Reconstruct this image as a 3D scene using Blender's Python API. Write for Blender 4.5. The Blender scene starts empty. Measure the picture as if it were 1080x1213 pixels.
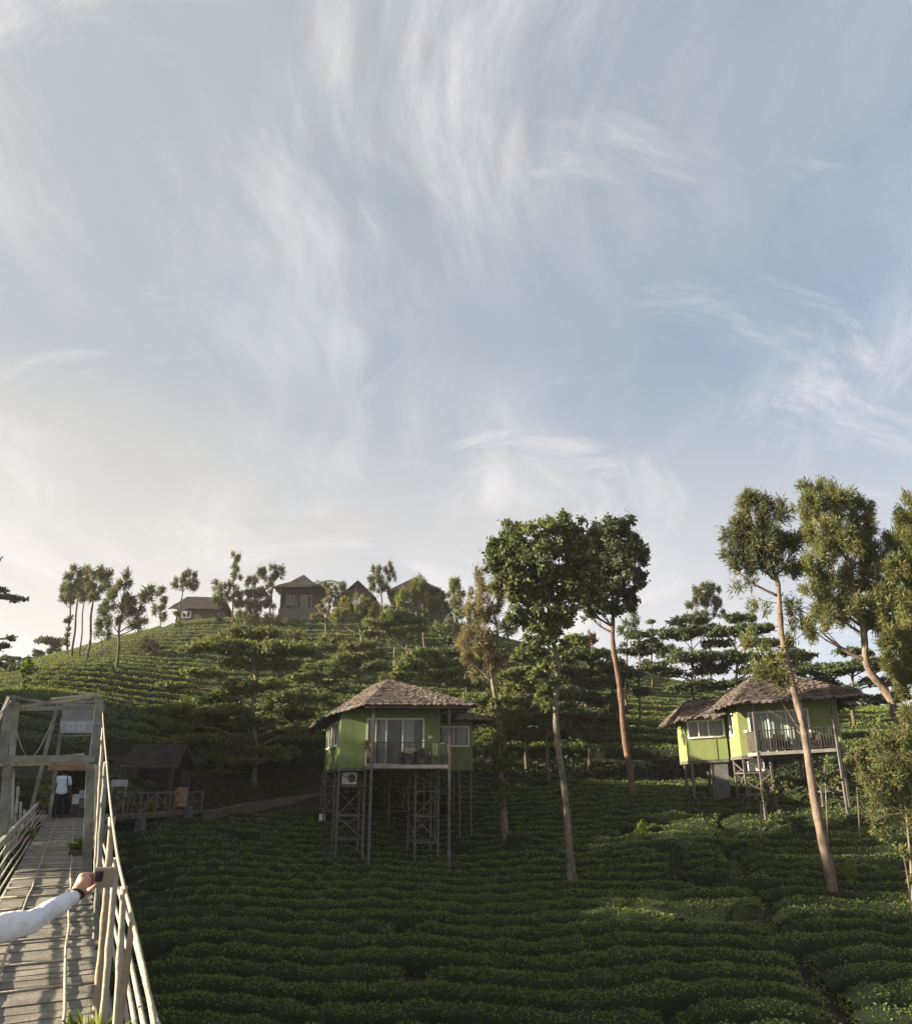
import bpy, math, random
import numpy as np
from mathutils import Vector, Matrix

SC = bpy.context.scene
COL = SC.collection
R = math.radians
rng = np.random.default_rng(11)
random.seed(5)

# ------------------------------------------------------------------ camera
F = 831.0                      # focal length in photograph pixels (1080 wide)
PITCH = math.atan(250 / F)
CP, SP = math.cos(PITCH), math.sin(PITCH)
cam = bpy.data.objects.new('camera', bpy.data.cameras.new('camera'))
COL.objects.link(cam); SC.camera = cam
cam.location = (0, 0, 0)
cam.rotation_euler = (math.pi / 2 + PITCH, 0, 0)
cam.data.sensor_fit = 'HORIZONTAL'; cam.data.sensor_width = 36
cam.data.lens = 36 * F / 1080
cam.data.shift_y = 73.5 / 1080
cam.data.clip_start = 0.05; cam.data.clip_end = 6000

# ------------------------------------------------------------------ light
SUN_AZ, SUN_EL = -95.0, 16.0    # degrees, azimuth clockwise from the view direction
SC.render.engine = 'CYCLES'
SC.cycles.use_denoising = True
SC.cycles.max_bounces = 6; SC.cycles.transparent_max_bounces = 8
SC.view_settings.view_transform = 'Standard'; SC.view_settings.look = 'None'
SC.view_settings.gamma = 1; SC.view_settings.use_curve_mapping = False
SC.view_settings.exposure = 2.1
world = bpy.data.worlds.new('World'); SC.world = world; world.use_nodes = True

def sky_nodes():
    nt = world.node_tree; nt.nodes.clear(); N = nt.nodes.new; L = nt.links.new
    def math_(op, a, b=None, clamp=False):
        n = N('ShaderNodeMath'); n.operation = op; n.use_clamp = clamp
        for i, v in enumerate((a, b)):
            if v is None: continue
            if isinstance(v, (int, float)): n.inputs[i].default_value = v
            else: L(v, n.inputs[i])
        return n.outputs[0]
    def mixc(f, a, b):
        n = N('ShaderNodeMix'); n.data_type = 'RGBA'
        for i, v in ((0, f), (6, a), (7, b)):
            if isinstance(v, (int, float)): n.inputs[i].default_value = v
            elif isinstance(v, tuple): n.inputs[i].default_value = (*v, 1)
            else: L(v, n.inputs[i])
        return n.outputs[2]
    def ramp(v, a, b):
        n = N('ShaderNodeMapRange'); n.interpolation_type = 'SMOOTHSTEP'
        L(v, n.inputs[0]); n.inputs[1].default_value = a; n.inputs[2].default_value = b
        return n.outputs[0]
    sky = N('ShaderNodeTexSky'); sky.sky_type = 'NISHITA'; sky.sun_disc = False
    sky.sun_elevation = R(SUN_EL); sky.sun_rotation = R(SUN_AZ)
    sky.air_density = 1.0; sky.dust_density = 1.5; sky.ozone_density = 1.2; sky.altitude = 900
    tc = N('ShaderNodeTexCoord'); sep = N('ShaderNodeSeparateXYZ'); L(tc.outputs['Generated'], sep.inputs[0])
    x, y, z = sep.outputs
    zz = math_('ADD', math_('MAXIMUM', z, 0.0), 0.12)
    comb = N('ShaderNodeCombineXYZ'); L(math_('DIVIDE', x, zz), comb.inputs[0]); L(math_('DIVIDE', y, zz), comb.inputs[1])
    def noise(scale, detail, rough, rot=0, sx=1, sy=1, dist=0, off=0, vec=None):
        mp = N('ShaderNodeMapping'); mp.vector_type = 'TEXTURE' if False else 'POINT'
        L(vec or comb.outputs[0], mp.inputs[0]); mp.inputs[1].default_value = (off, off * .7, 0)
        mp.inputs[2].default_value = (0, 0, R(rot)); mp.inputs[3].default_value = (sx, sy, 1)
        n = N('ShaderNodeTexNoise'); n.inputs['Scale'].default_value = scale; n.inputs['Detail'].default_value = detail
        n.inputs['Roughness'].default_value = rough; n.inputs['Distortion'].default_value = dist
        L(mp.outputs[0], n.inputs['Vector']); return n
    warp = noise(0.55, 3, .5, off=3.1)
    vm = N('ShaderNodeVectorMath'); vm.operation = 'MULTIPLY_ADD'
    L(warp.outputs['Color'], vm.inputs[0]); vm.inputs[1].default_value = (1.5, 1.5, 0); L(comb.outputs[0], vm.inputs[2])
    veil = noise(0.45, 5, .55, off=7.3).outputs[0]
    wis1 = noise(1.25, 10, .66, rot=-38, sx=1.9, sy=.62, off=2.4, vec=vm.outputs[0]).outputs[0]
    wis2 = noise(1.7, 10, .68, rot=52, sx=.6, sy=1.7, off=6.1, vec=vm.outputs[0]).outputs[0]
    patch = ramp(noise(0.7, 3, .5, off=9.9).outputs[0], .30, .58)
    wisp = math_('MULTIPLY', ramp(wis1, .43, .74), patch)
    wisp2 = math_('MULTIPLY', ramp(wis2, .52, .80), .9)
    wisp = math_('MAXIMUM', wisp, wisp2)
    low = math_('SUBTRACT', 1.0, ramp(z, -.02, .62))              # milky air thickens towards the horizon
    sunx = ramp(x, .50, -.60)                                      # and towards the sun's side
    veil_f = math_('ADD', math_('MULTIPLY', ramp(veil, .34, .64), .52), math_('MULTIPLY', low, .48))
    veil_f = math_('ADD', veil_f, math_('MULTIPLY', sunx, .60))
    veil_f = math_('MINIMUM', veil_f, .93)
    hs = N('ShaderNodeHueSaturation'); hs.inputs['Saturation'].default_value = .72; hs.inputs['Value'].default_value = .88
    L(sky.outputs[0], hs.inputs['Color'])
    base = mixc(.35, hs.outputs[0], (1.9, 2.6, 3.8))
    warm = mixc(sunx, (4.3, 4.2, 4.25), (5.0, 4.6, 4.15))
    cloudc = mixc(low, (2.45, 2.55, 2.6), warm)
    c1 = mixc(veil_f, base, cloudc)
    c2 = mixc(math_('MULTIPLY', wisp, .92), c1, (4.7, 4.5, 4.4))
    bg = N('ShaderNodeBackground'); bg.inputs[1].default_value = 0.050; L(c2, bg.inputs[0])
    out = N('ShaderNodeOutputWorld'); L(bg.outputs[0], out.inputs[0])
sky_nodes()
sun = bpy.data.objects.new('sun', bpy.data.lights.new('sun', 'SUN')); COL.objects.link(sun)
sun.data.energy = 5.0; sun.data.angle = R(0.6); sun.data.color = (1.0, .85, .63)
_sd = Vector((math.sin(R(SUN_AZ)) * math.cos(R(SUN_EL)), math.cos(R(SUN_AZ)) * math.cos(R(SUN_EL)), math.sin(R(SUN_EL))))
sun.rotation_euler = _sd.to_track_quat('Z', 'Y').to_euler(); sun.location = _sd * 50

# ------------------------------------------------------------------ measuring helpers
def ray(px, py):
    cx, cy = (px - 540) / F, (680 - py) / F
    return np.array([cx, CP - cy * SP, SP + cy * CP])
def P(px, py, Y):
    d = ray(px, py); return d * (Y / d[1])
def proj(q):
    d = q[1] * CP + q[2] * SP
    return 540 + F * q[0] / d, 680 - F * (q[2] * CP - q[1] * SP) / d

# ------------------------------------------------------------------ terrain
ctrl = [P(*c) for c in [
    (540,1085,30),(200,1085,27.5),(950,1085,27.5),(300,1040,33),(442,1043,35.2),(680,1059,32.8),(620,1010,37),(800,1032,31.8),
    (990,1077,28.2),(750,949,42),(600,960,43),(700,945,43),(823,961,38.5),(990,951,37.5),(900,1002,34.2),(1075,1000,33),(1075,935,39),(480,992,41),
    (165,1013,30.5),(140,1062,26),(250,972,39),(305,956,42.5),(380,939,43.6),(85,930,34.5),
    (320,934,44.2),(320,904,45.4),(400,904,45.8),(220,904,42.5),(440,930,44.5),(520,928,45),(168,938,36),(20,905,32),(520,900,47),
    (600,925,46),(600,894,48.5),(720,925,47),(720,893,50),(780,890,51),(785,930,46.5),(900,895,50),(1030,902,46),(1030,873,51),
    (200,850,55),(320,850,56),(440,850,57),(560,850,58),(320,790,73),(200,790,70),(130,800,62),(60,830,47),(20,855,38),(30,797,66),(0,806,60),
    (130,764,84),(230,741,91),(350,739,92),(450,739,92),(560,754,92),(660,790,84),(770,832,76),(900,838,76),(1030,846,72),(1080,846,73),(440,790,75),(560,803,75)]]
ctrl += [np.array(c, float) for c in [
    (0,22,-6.1),(12,22,-5.6),(-12,20,-5.9),(0,12,-7.2),(0,0,-8.0),(25,10,-7.2),(-25,8,-7.0),(0,-15,-8.5),(40,25,-3.2),(45,42,.6),(-40,22,-3.6),(-46,40,-1.5),(-14.2,27.5,-2.9),(-16,20,-4.3),
    (-62,60,2),(-76,82,5),(-90,60,0),(-90,20,-5),(90,20,-4),(80,60,5),(90,100,6),(-40,118,20),(0,120,20),(40,118,13),(-80,118,8),(80,135,6),(0,150,17),(-90,150,6),(70,85,6),
    (-60,-15,-7),(60,-15,-7.5)]]
ctrl = np.array(ctrl)
def _U(r2): return np.where(r2 > 1e-9, r2 * np.log(np.maximum(r2, 1e-9)), 0)
_n = len(ctrl); _xy = ctrl[:, :2] / 50
_K = _U(((_xy[:, None] - _xy[None]) ** 2).sum(-1)) + np.eye(_n) * 0.0008
_A = np.zeros((_n + 3, _n + 3)); _A[:_n, :_n] = _K; _A[:_n, _n] = 1; _A[:_n, _n + 1:] = _xy; _A[_n, :_n] = 1; _A[_n + 1:, :_n] = _xy.T
_w = np.linalg.solve(_A, np.concatenate([ctrl[:, 2], np.zeros(3)]))
GX0, GX1, GY0, GY1, GS = -95, 95, -18, 150, 0.5
_gx = np.arange(GX0, GX1 + GS / 2, GS); _gy = np.arange(GY0, GY1 + GS / 2, GS)
_q = np.stack(np.meshgrid(_gx, _gy), -1).reshape(-1, 2) / 50
_z = np.concatenate([_U(((b[:, None] - _xy[None]) ** 2).sum(-1)) @ _w[:_n] + _w[_n] + b @ _w[_n + 1:] for b in np.array_split(_q, 12)])
GZ = _z.reshape(len(_gy), len(_gx))
def G(x, y):
    x = np.asarray(x, float); y = np.asarray(y, float)
    fx = np.clip((x - GX0) / GS, 0, len(_gx) - 1.001); fy = np.clip((y - GY0) / GS, 0, len(_gy) - 1.001)
    i = fx.astype(int); j = fy.astype(int); a = fx - i; b = fy - j
    z = (GZ[j, i] * (1 - a) + GZ[j, i + 1] * a) * (1 - b) + (GZ[j + 1, i] * (1 - a) + GZ[j + 1, i + 1] * a) * b
    out = np.maximum(np.abs(x) - 95, 0) + np.maximum(y - 150, 0) + np.maximum(-18 - y, 0)
    return z - np.minimum(out * .08, 60)
def g1(x, y): return float(G(x, y))
def on_ground(px, Y, py=900):
    for _ in range(6):
        q = P(px, py, Y); z = g1(q[0], Y); py = proj((q[0], Y, z))[1]
    q = P(px, py, Y); return np.array([q[0], Y, g1(q[0], Y)]), py

# ------------------------------------------------------------------ materials
def new_mat(name):
    m = bpy.data.materials.new(name); m.use_nodes = True; nt = m.node_tree; nt.nodes.clear()
    return m, nt, nt.nodes.new, nt.links.new
def surf_mat(name, c1, c2, scale=4, rough=.8, detail=6, bump=.3, bump_scale=None, stretch=(1, 1, 1), c3=None, spec=.25, bdist=.02, metal=0):
    """two or three tone weathered surface: noise colour and fine relief"""
    m, nt, N, L = new_mat(name)
    tc = N('ShaderNodeTexCoord'); mp = N('ShaderNodeMapping'); L(tc.outputs['Object'], mp.inputs[0]); mp.inputs[3].default_value = stretch
    n1 = N('ShaderNodeTexNoise'); n1.inputs['Scale'].default_value = scale; n1.inputs['Detail'].default_value = detail; n1.inputs['Roughness'].default_value = .62
    L(mp.outputs[0], n1.inputs['Vector'])
    cr = N('ShaderNodeValToRGB'); L(n1.outputs[0], cr.inputs[0])
    cr.color_ramp.elements[0].position = .32; cr.color_ramp.elements[0].color = (*c1, 1)
    cr.color_ramp.elements[1].position = .68; cr.color_ramp.elements[1].color = (*c2, 1)
    if c3:
        e = cr.color_ramp.elements.new(.5); e.color = (*c3, 1)
    n2 = N('ShaderNodeTexNoise'); n2.inputs['Scale'].default_value = bump_scale or scale * 5; n2.inputs['Detail'].default_value = 5
    L(mp.outputs[0], n2.inputs['Vector'])
    b = N('ShaderNodeBump'); b.inputs['Strength'].default_value = bump; b.inputs['Distance'].default_value = bdist; L(n2.outputs[0], b.inputs['Height'])
    p = N('ShaderNodeBsdfPrincipled'); L(cr.outputs[0], p.inputs['Base Color']); L(b.outputs[0], p.inputs['Normal'])
    p.inputs['Roughness'].default_value = rough; p.inputs['Specular IOR Level'].default_value = spec; p.inputs['Metallic'].default_value = metal
    o = N('ShaderNodeOutputMaterial'); L(p.outputs[0], o.inputs[0]); return m
def leaf_mat(name, ca, cb, cc, trans=.35, tint=(1.0, 1.0, .5), rough=.55, patch=.5):
    """leaves: every leaf takes its own hue between three, patches of the plant lean one way"""
    m, nt, N, L = new_mat(name)
    g = N('ShaderNodeNewGeometry'); tc = N('ShaderNodeTexCoord')
    n1 = N('ShaderNodeTexNoise'); n1.inputs['Scale'].default_value = patch; n1.inputs['Detail'].default_value = 3; L(tc.outputs['Object'], n1.inputs['Vector'])
    ma = N('ShaderNodeMath'); ma.operation = 'MULTIPLY_ADD'; L(g.outputs['Random Per Island'], ma.inputs[0]); ma.inputs[1].default_value = .55
    mb = N('ShaderNodeMath'); mb.operation = 'MULTIPLY_ADD'; L(n1.outputs[0], mb.inputs[0]); mb.inputs[1].default_value = 1.3; mb.inputs[2].default_value = -.42
    L(mb.outputs[0], ma.inputs[2])
    cr = N('ShaderNodeValToRGB'); L(ma.outputs[0], cr.inputs[0])
    cr.color_ramp.elements[0].position = .1; cr.color_ramp.elements[0].color = (*ca, 1)
    cr.color_ramp.elements[1].position = .9; cr.color_ramp.elements[1].color = (*cc, 1)
    e = cr.color_ramp.elements.new(.5); e.color = (*cb, 1)
    p = N('ShaderNodeBsdfPrincipled'); L(cr.outputs[0], p.inputs['Base Color']); p.inputs['Roughness'].default_value = rough
    p.inputs['Specular IOR Level'].default_value = .18
    tr = N('ShaderNodeBsdfTranslucent'); mx = N('ShaderNodeMix'); mx.data_type = 'RGBA'; mx.blend_type = 'MULTIPLY'; mx.inputs[0].default_value = 1
    L(cr.outputs[0], mx.inputs[6]); mx.inputs[7].default_value = (tint[0] * 1.6, tint[1] * 1.6, tint[2] * 1.6, 1); L(mx.outputs[2], tr.inputs[0])
    ms = N('ShaderNodeMixShader'); ms.inputs[0].default_value = trans; L(p.outputs[0], ms.inputs[1]); L(tr.outputs[0], ms.inputs[2])
    o = N('ShaderNodeOutputMaterial'); L(ms.outputs[0], o.inputs[0]); return m
def glass_mat():
    m, nt, N, L = new_mat('window_glass')
    a = N('ShaderNodeBsdfTransparent'); a.inputs[0].default_value = (.78, .82, .80, 1)
    b = N('ShaderNodeBsdfGlossy'); b.inputs['Roughness'].default_value = .16
    lw = N('ShaderNodeLayerWeight'); lw.inputs[0].default_value = .5; f1 = N('ShaderNodeMath'); f1.operation = 'POWER'; L(lw.outputs['Facing'], f1.inputs[0]); f1.inputs[1].default_value = 4
    f = N('ShaderNodeMath'); f.operation = 'MULTIPLY_ADD'; L(f1.outputs[0], f.inputs[0]); f.inputs[1].default_value = .6; f.inputs[2].default_value = .03
    ms = N('ShaderNodeMixShader'); L(f.outputs[0], ms.inputs[0]); L(a.outputs[0], ms.inputs[1]); L(b.outputs[0], ms.inputs[2])
    o = N('ShaderNodeOutputMaterial'); L(ms.outputs[0], o.inputs[0]); return m

M = {}
M['soil'] = surf_mat('soil', (.012, .010, .007), (.030, .025, .016), 1.5, .95, bump=.6)
M['tea'] = leaf_mat('tea_leaves', (.082, .118, .034), (.114, .152, .043), (.150, .184, .054), .25, (1.1, 1.0, .40), .60, .35)
M['tea_body'] = surf_mat('tea_bush_shade_tone', (.006, .012, .004), (.034, .052, .014), 22, .9, bump=1.0, bump_scale=30, bdist=.08, c3=(.014, .024, .008))  # bush body coloured near-black: the shade between rows is put into it
M['grass'] = leaf_mat('grass_blades', (.05, .08, .02), (.07, .11, .03), (.12, .15, .05), .3)

# ------------------------------------------------------------------ object helpers
def tag(o, label=None, cat=None, group=None, kind=None):
    for k, v in (('label', label), ('category', cat), ('group', group), ('kind', kind)):
        if v: o[k] = v
    return o
def mesh_arrays(name, V, faces_idx, sizes):
    me = bpy.data.meshes.new(name); V = np.asarray(V, np.float32); fi = np.asarray(faces_idx, np.int32).ravel(); sizes = np.asarray(sizes, np.int32)
    me.vertices.add(len(V)); me.vertices.foreach_set('co', V.ravel())
    me.loops.add(len(fi)); me.loops.foreach_set('vertex_index', fi)
    me.polygons.add(len(sizes)); me.polygons.foreach_set('loop_start', np.concatenate([[0], np.cumsum(sizes)[:-1]]).astype(np.int32))
    me.polygons.foreach_set('use_smooth', np.zeros(len(sizes), bool)); me.update(calc_edges=True); me.validate(); return me
def wloc(o):
    l = Vector((0, 0, 0))
    while o: l += o.location; o = o.parent
    return l
def empty(name, loc):
    o = bpy.data.objects.new(name, None); o.location = tuple(float(v) for v in loc); o.empty_display_size = .2; COL.objects.link(o); return o
def link(name, me, mat, parent=None, origin=None, smooth=False):
    o = bpy.data.objects.new(name, me); COL.objects.link(o)
    if mat: me.materials.append(mat)
    if parent: o.parent = parent
    if smooth: me.polygons.foreach_set('use_smooth', np.ones(len(me.polygons), bool))
    return o
class MB:
    """collects boxes, bars, tubes and sheets in world coordinates"""
    def __init__(s): s.V = []; s.F = []; s.S = []; s.n = 0
    def add(s, V, faces):
        s.V.append(np.asarray(V, float))
        for f in faces: s.F.extend(i + s.n for i in f); s.S.append(len(f))
        s.n += len(V); return s
    def addq(s, V, Q):
        s.V.append(np.asarray(V, float)); s.F.extend((np.asarray(Q) + s.n).ravel().tolist()); s.S.extend([4] * len(Q)); s.n += len(V); return s
    def hexa(s, c): return s.add(c, [(0, 3, 2, 1), (4, 5, 6, 7), (0, 1, 5, 4), (1, 2, 6, 5), (2, 3, 7, 6), (3, 0, 4, 7)])
    def box(s, fr, a0, a1, b0, b1, z0, z1):
        return s.hexa([fr(a0, b0, z0), fr(a1, b0, z0), fr(a1, b1, z0), fr(a0, b1, z0), fr(a0, b0, z1), fr(a1, b0, z1), fr(a1, b1, z1), fr(a0, b1, z1)])
    def beam(s, p, q, w, h=None, up=(0, 0, 1)):
        p = np.asarray(p, float); q = np.asarray(q, float); h = h or w; d = q - p; d /= np.linalg.norm(d) + 1e-9
        u = np.asarray(up, float); sd = np.cross(d, u)
        if np.linalg.norm(sd) < 1e-3: sd = np.cross(d, (1, 0, 0))
        sd /= np.linalg.norm(sd); u = np.cross(sd, d); a = sd * w / 2; b = u * h / 2
        return s.hexa([p - a - b, p + a - b, p + a + b, p - a + b, q - a - b, q + a - b, q + a + b, q - a + b])
    def tube(s, pts, rad, n=7, cap=True, wob=0):
        pts = np.asarray(pts, float); rad = np.broadcast_to(np.asarray(rad, float), (len(pts),)); k = len(pts)
        t = np.gradient(pts, axis=0); t /= np.linalg.norm(t, axis=1)[:, None] + 1e-9
        ref = np.array([1., 0, 0]) if abs(t[0][0]) < .8 else np.array([0, 1., 0])
        V = []
        for i in range(k):
            u = ref - t[i] * ref.dot(t[i]); u /= np.linalg.norm(u); w = np.cross(t[i], u); ref = u
            an = np.arange(n) * 2 * np.pi / n; rr = rad[i] * (1 + wob * rng.normal(size=n)) if wob else rad[i]
            V.append(pts[i] + (np.cos(an) * rr)[:, None] * u + (np.sin(an) * rr)[:, None] * w)
        V = np.concatenate(V); faces = []
        for i in range(k - 1):
            for j in range(n):
                a = i * n + j; b = i * n + (j + 1) % n; faces.append((a, b, b + n, a + n))
        if cap: faces.append(tuple(range(n))[::-1]); faces.append(tuple(range((k - 1) * n, k * n)))
        return s.add(V, faces)
    def ball(s, c, r, n=8, m=6, sq=(1, 1, 1)):
        c = np.asarray(c, float); V = []; 
        for i in range(m + 1):
            th = np.pi * i / m
            for j in range(n):
                ph = 2 * np.pi * j / n; V.append(c + r * np.array([np.sin(th) * np.cos(ph) * sq[0], np.sin(th) * np.sin(ph) * sq[1], -np.cos(th) * sq[2]]))
        return s.add(V, [(i * n + j, i * n + (j + 1) % n, (i + 1) * n + (j + 1) % n, (i + 1) * n + j) for i in range(m) for j in range(n)])
    def build(s, name, mat, parent=None, smooth=False):
        V = np.concatenate(s.V) if s.V else np.zeros((0, 3))
        if parent: V = V - np.array(wloc(parent))
        return link(name, mesh_arrays(name, V, s.F, s.S), mat, parent, smooth=smooth)
def build_local(mb, name, mat, parent=None, smooth=False, origin=None):
    """top-level mesh whose origin sits at its base"""
    V = np.concatenate(mb.V); o = np.array(origin if origin is not None else [*(V[:, :2].mean(0)), V[:, 2].min()])
    ob = link(name, mesh_arrays(name, V - o, mb.F, mb.S), mat, None, smooth=smooth); ob.location = tuple(o); return ob
def leaves_mesh(C, Nrm, ln, wd, spread=.9, along=0.0):
    """diamond leaves: centres C, facing about Nrm; along>0 points the leaf tip along Nrm instead"""
    n = len(C); rn = rng.normal(size=(n, 3))
    d = rng.normal(size=(n, 3)); d = d * (1 - along) + Nrm * along * 1.6; d /= np.linalg.norm(d, axis=1)[:, None]
    nn = Nrm + rn * spread; nn -= d * (nn * d).sum(1)[:, None]; nn /= np.linalg.norm(nn, axis=1)[:, None] + 1e-9
    w = np.cross(d, nn); s = rng.uniform(.65, 1.3, n)[:, None]; L_ = d * ln * s / 2; W_ = w * wd * s / 2
    V = np.stack([C - L_, C + W_ - nn * wd * .15, C + L_, C - W_ - nn * wd * .15], 1).reshape(-1, 3)
    return V, np.arange(n * 4), np.full(n, 4)
# ------------------------------------------------------------------ the ground
def ground():
    xs = np.concatenate([[-2500, -1200, -600, -300, -160], np.arange(-95, 95.1, 1.0), [160, 300, 600, 1200, 2500]])
    ys = np.concatenate([[-600, -200, -60], np.arange(-18, 150.1, 1.0), [200, 300, 600, 1200, 3000]])
    X, Y = np.meshgrid(xs, ys); Z = G(X, Y) + .06 * np.sin(X * 1.7 + Y) * np.sin(Y * 2.1)
    V = np.stack([X, Y, Z], -1).reshape(-1, 3); nx = len(xs); ny = len(ys)
    j, i = np.meshgrid(np.arange(ny - 1), np.arange(nx - 1), indexing='ij'); a = (j * nx + i).ravel()
    Q = np.stack([a, a + 1, a + 1 + nx, a + nx], 1)
    tag(link('ground', mesh_arrays('ground', V, Q, np.full(len(Q), 4)), M['soil'], smooth=True), kind='structure')
ground()

# ------------------------------------------------------------------ tea rows following the contours
TX = np.arange(-62, 62.01, .3)
TYs = np.arange(8, 104, .12)
_XX, _YY = np.meshgrid(TX, TYs, indexing='ij')
_TZ = np.maximum.accumulate(G(_XX, _YY) + .13 * _YY + .11 * np.sin(_XX * .31 + 1.3) + .07 * np.sin(_XX * .9 + _YY * .23), axis=1)
_TZ += np.arange(len(TYs))[None] * 1e-6
def contour(z): return np.array([np.interp(z, _TZ[i], TYs, left=-99, right=199) for i in range(len(TX))])
levels = [(-7.0 + .34 * k, .34, 0) for k in range(42)] + [(5.0 + .95 * k, .95, 1) for k in range(30)]
KEEP_OUT = []          # (x, y, r) circles the rows leave free: house stilts need none, paths do
def path_cut(k, x, y):  # the footpaths that cut straight through the rows
    d = np.abs(x - (11.6 + .18 * (y - 30) + .25 * math.sin(k * 1.9))) if k % 5 != 4 else np.full_like(x, 9)
    return (d < .16) & (y < 36)
def tea_rows():
    for k, (z0, dz, far) in enumerate(levels):
        ya = contour(z0); yb = contour(z0 + dz)
        ok = (ya > 9) & (yb < 101) & (yb - ya > .3) & (np.abs(TX) < .76 * yb + 6)
        wid = yb - ya
        if far: ok &= (yb - ya < 5)
        ok &= ~path_cut(k, TX, ya)
        # the footpath, the bridge landing and the cottages at the crest stay clear
        u = TX * -.4626 + ya * .8866; v = TX * .8866 + ya * .4626
        ok &= ~((np.abs(v) < 1.5) & (u > 27) & (u < 33))
        zc = G(TX, (ya + yb) / 2); ok &= ~((TX > -15) & (TX < -7.6) & (ya > 25.5 + (TX + 14) * 2.3) & (zc > -1.9) & (far == 0))
        ok &= (zc < -.12) if not far else (zc > 1.38)
        ok &= (yb - ya < 5)
        # natural breaks in the rows
        x = -62 + rng.uniform(8, 26)
        while x < 62:
            ok &= ~(np.abs(TX - x) < (.22 if not far else .30)); x += rng.uniform(16, 44) if not far else rng.uniform(30, 70)
        run = []; segs = []
        for i in range(len(TX) + 1):
            if i < len(TX) and ok[i]: run.append(i)
            else:
                if len(run) >= 8: segs.append(run)
                run = []
        for sg in segs: tea_segment(k, np.array(sg), ya, yb, far)
FR = np.array([0, .0, .04, .14, .36, .58, .8, .93, 1.0, 1.0]); HT = np.array([-.15, .46, .62, .70, .74, .74, .71, .64, .44, -.15])
def tea_segment(k, sg, ya, yb, far):
    x = TX[sg]; a = ya[sg]; b = yb[sg]; w = b - a; gap = np.minimum(.40 + .05 * np.sin(x * 2.3 + k) + .03 * np.sin(x * 5.7), w * (.38 if not far else .24)) * (1.0 if not far else 1.9)
    a = a + gap * .5; b = b - gap * .5
    m = len(FR); n = len(x); X = np.repeat(x[:, None], m, 1); Y = a[:, None] + (b - a)[:, None] * FR[None]
    end = np.minimum(np.arange(n), np.arange(n)[::-1]); taper = np.clip(.6 + end / 4, 0, 1)
    bump = .05 * np.sin(X * 3.1 + k * 2) * np.sin(Y * 2.7 + k) + .03 * np.sin(X * 5.3 + Y * 4.1) + rng.normal(size=X.shape) * .022
    H = HT[None] * taper[:, None] * (1.0 if not far else .95) + bump * (HT[None] > 0)
    H = H * (.78 if not far else 1); Z = G(X, Y) + H; X = X + rng.normal(size=X.shape) * .03; Y = Y + rng.normal(size=X.shape) * .03
    V = np.stack([X, Y, Z], -1).reshape(-1, 3)
    j, i = np.meshgrid(np.arange(n - 1), np.arange(m - 1), indexing='ij'); q = (j * m + i).ravel()
    Q = np.stack([q, q + m, q + m + 1, q + 1], 1)
    org = np.array([x.mean(), a.mean(), 0]); org[2] = g1(org[0], org[1])
    ymid = float(a.mean())
    if not far:
        lab = 'low clipped tea row, dark green, in the shaded garden around the stilt cottages' if x.mean() < 9 else 'low clipped tea row on the lower slope below the right-hand lime cottage'
        grp = 'tea rows of the lower garden' if x.mean() < 9 else 'tea rows below the right-hand cottage'
    else:
        lab, grp = ('sunlit contour row of clipped tea on the hill below the crest cottages', 'tea rows on the hill') if x.mean() < 4 else ('contour row of clipped tea on the slope behind the right-hand lime cottage', 'tea rows behind the right-hand cottage')
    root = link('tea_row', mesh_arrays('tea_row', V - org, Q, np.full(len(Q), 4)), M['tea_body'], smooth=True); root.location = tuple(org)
    tag(root, lab, 'tea row', grp)
    area = float(((b - a) * .3).sum()); dist = ymid
    dens = 420 if dist < 32 else 270 if dist < 40 else 150 if dist < 50 else 85 if dist < 66 else 50
    size = .075 if dist < 32 else .09 if dist < 40 else .12 if dist < 50 else .15 if dist < 66 else .18
    vis = np.abs(x) < .70 * a + 4
    cnt = int(area * dens * vis.mean())
    if cnt < 10: return
    t = rng.uniform(0, n - 1.001, cnt * 1); ii = t.astype(int); fr_ = t - ii
    ne = 0 if far else int(90 * float(w.mean()))
    if ne: e_ = np.concatenate([rng.uniform(0, .8, ne), rng.uniform(n - 1.9, n - 1.01, ne)]); ii[:2 * ne] = e_[:len(ii)].astype(int); fr_[:2 * ne] = (e_ - e_.astype(int))[:len(ii)]
    keep = vis[ii]; isend = (np.arange(len(ii)) < 2 * ne)[keep]; ii = ii[keep]; fr_ = fr_[keep]; c = len(ii)
    if c < 10: return
    s = rng.uniform(.05, .97, c); side = rng.uniform(size=c) < (.04 if not far else .03)
    xx = x[ii] + fr_ * .3; aa = a[ii] * (1 - fr_) + a[np.minimum(ii + 1, n - 1)] * fr_; bb = b[ii] * (1 - fr_) + b[np.minimum(ii + 1, n - 1)] * fr_
    s = np.where(side, rng.uniform(-.05, .06, c), s)
    hh = np.interp(np.clip(s, 0, 1), FR[1:9] + np.arange(8) * 1e-6, HT[1:9]) * taper[ii]
    hh = np.where(side, rng.uniform(.1, .7, c) * taper[ii], hh)
    hh = np.where(isend, hh * rng.uniform(.1, 1, c), hh); xx = xx + np.where(isend, np.where(ii < 2, -.14, .14), 0)
    yy = aa + (bb - aa) * s
    zz = G(xx, yy) + hh * (.78 if not far else 1) + .05 * np.sin(xx * 3.1 + k * 2) * np.sin(yy * 2.7 + k) + .03 * np.sin(xx * 5.3 + yy * 4.1) + rng.normal(size=c) * .03 + rng.uniform(0, .03, c)
    Nn = np.stack([np.zeros(c), np.where(side, -.9, -.1), np.where(side, .5, 1.0)], 1)
    Vv, fi, sz = leaves_mesh(np.stack([xx, yy, zz], 1) - org, Nn, size, size * .62, .75)
    lf = link('leaves', mesh_arrays('leaves', Vv, fi, sz), M['tea'], root); tag(lf, kind='stuff')
tea_rows()

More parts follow.
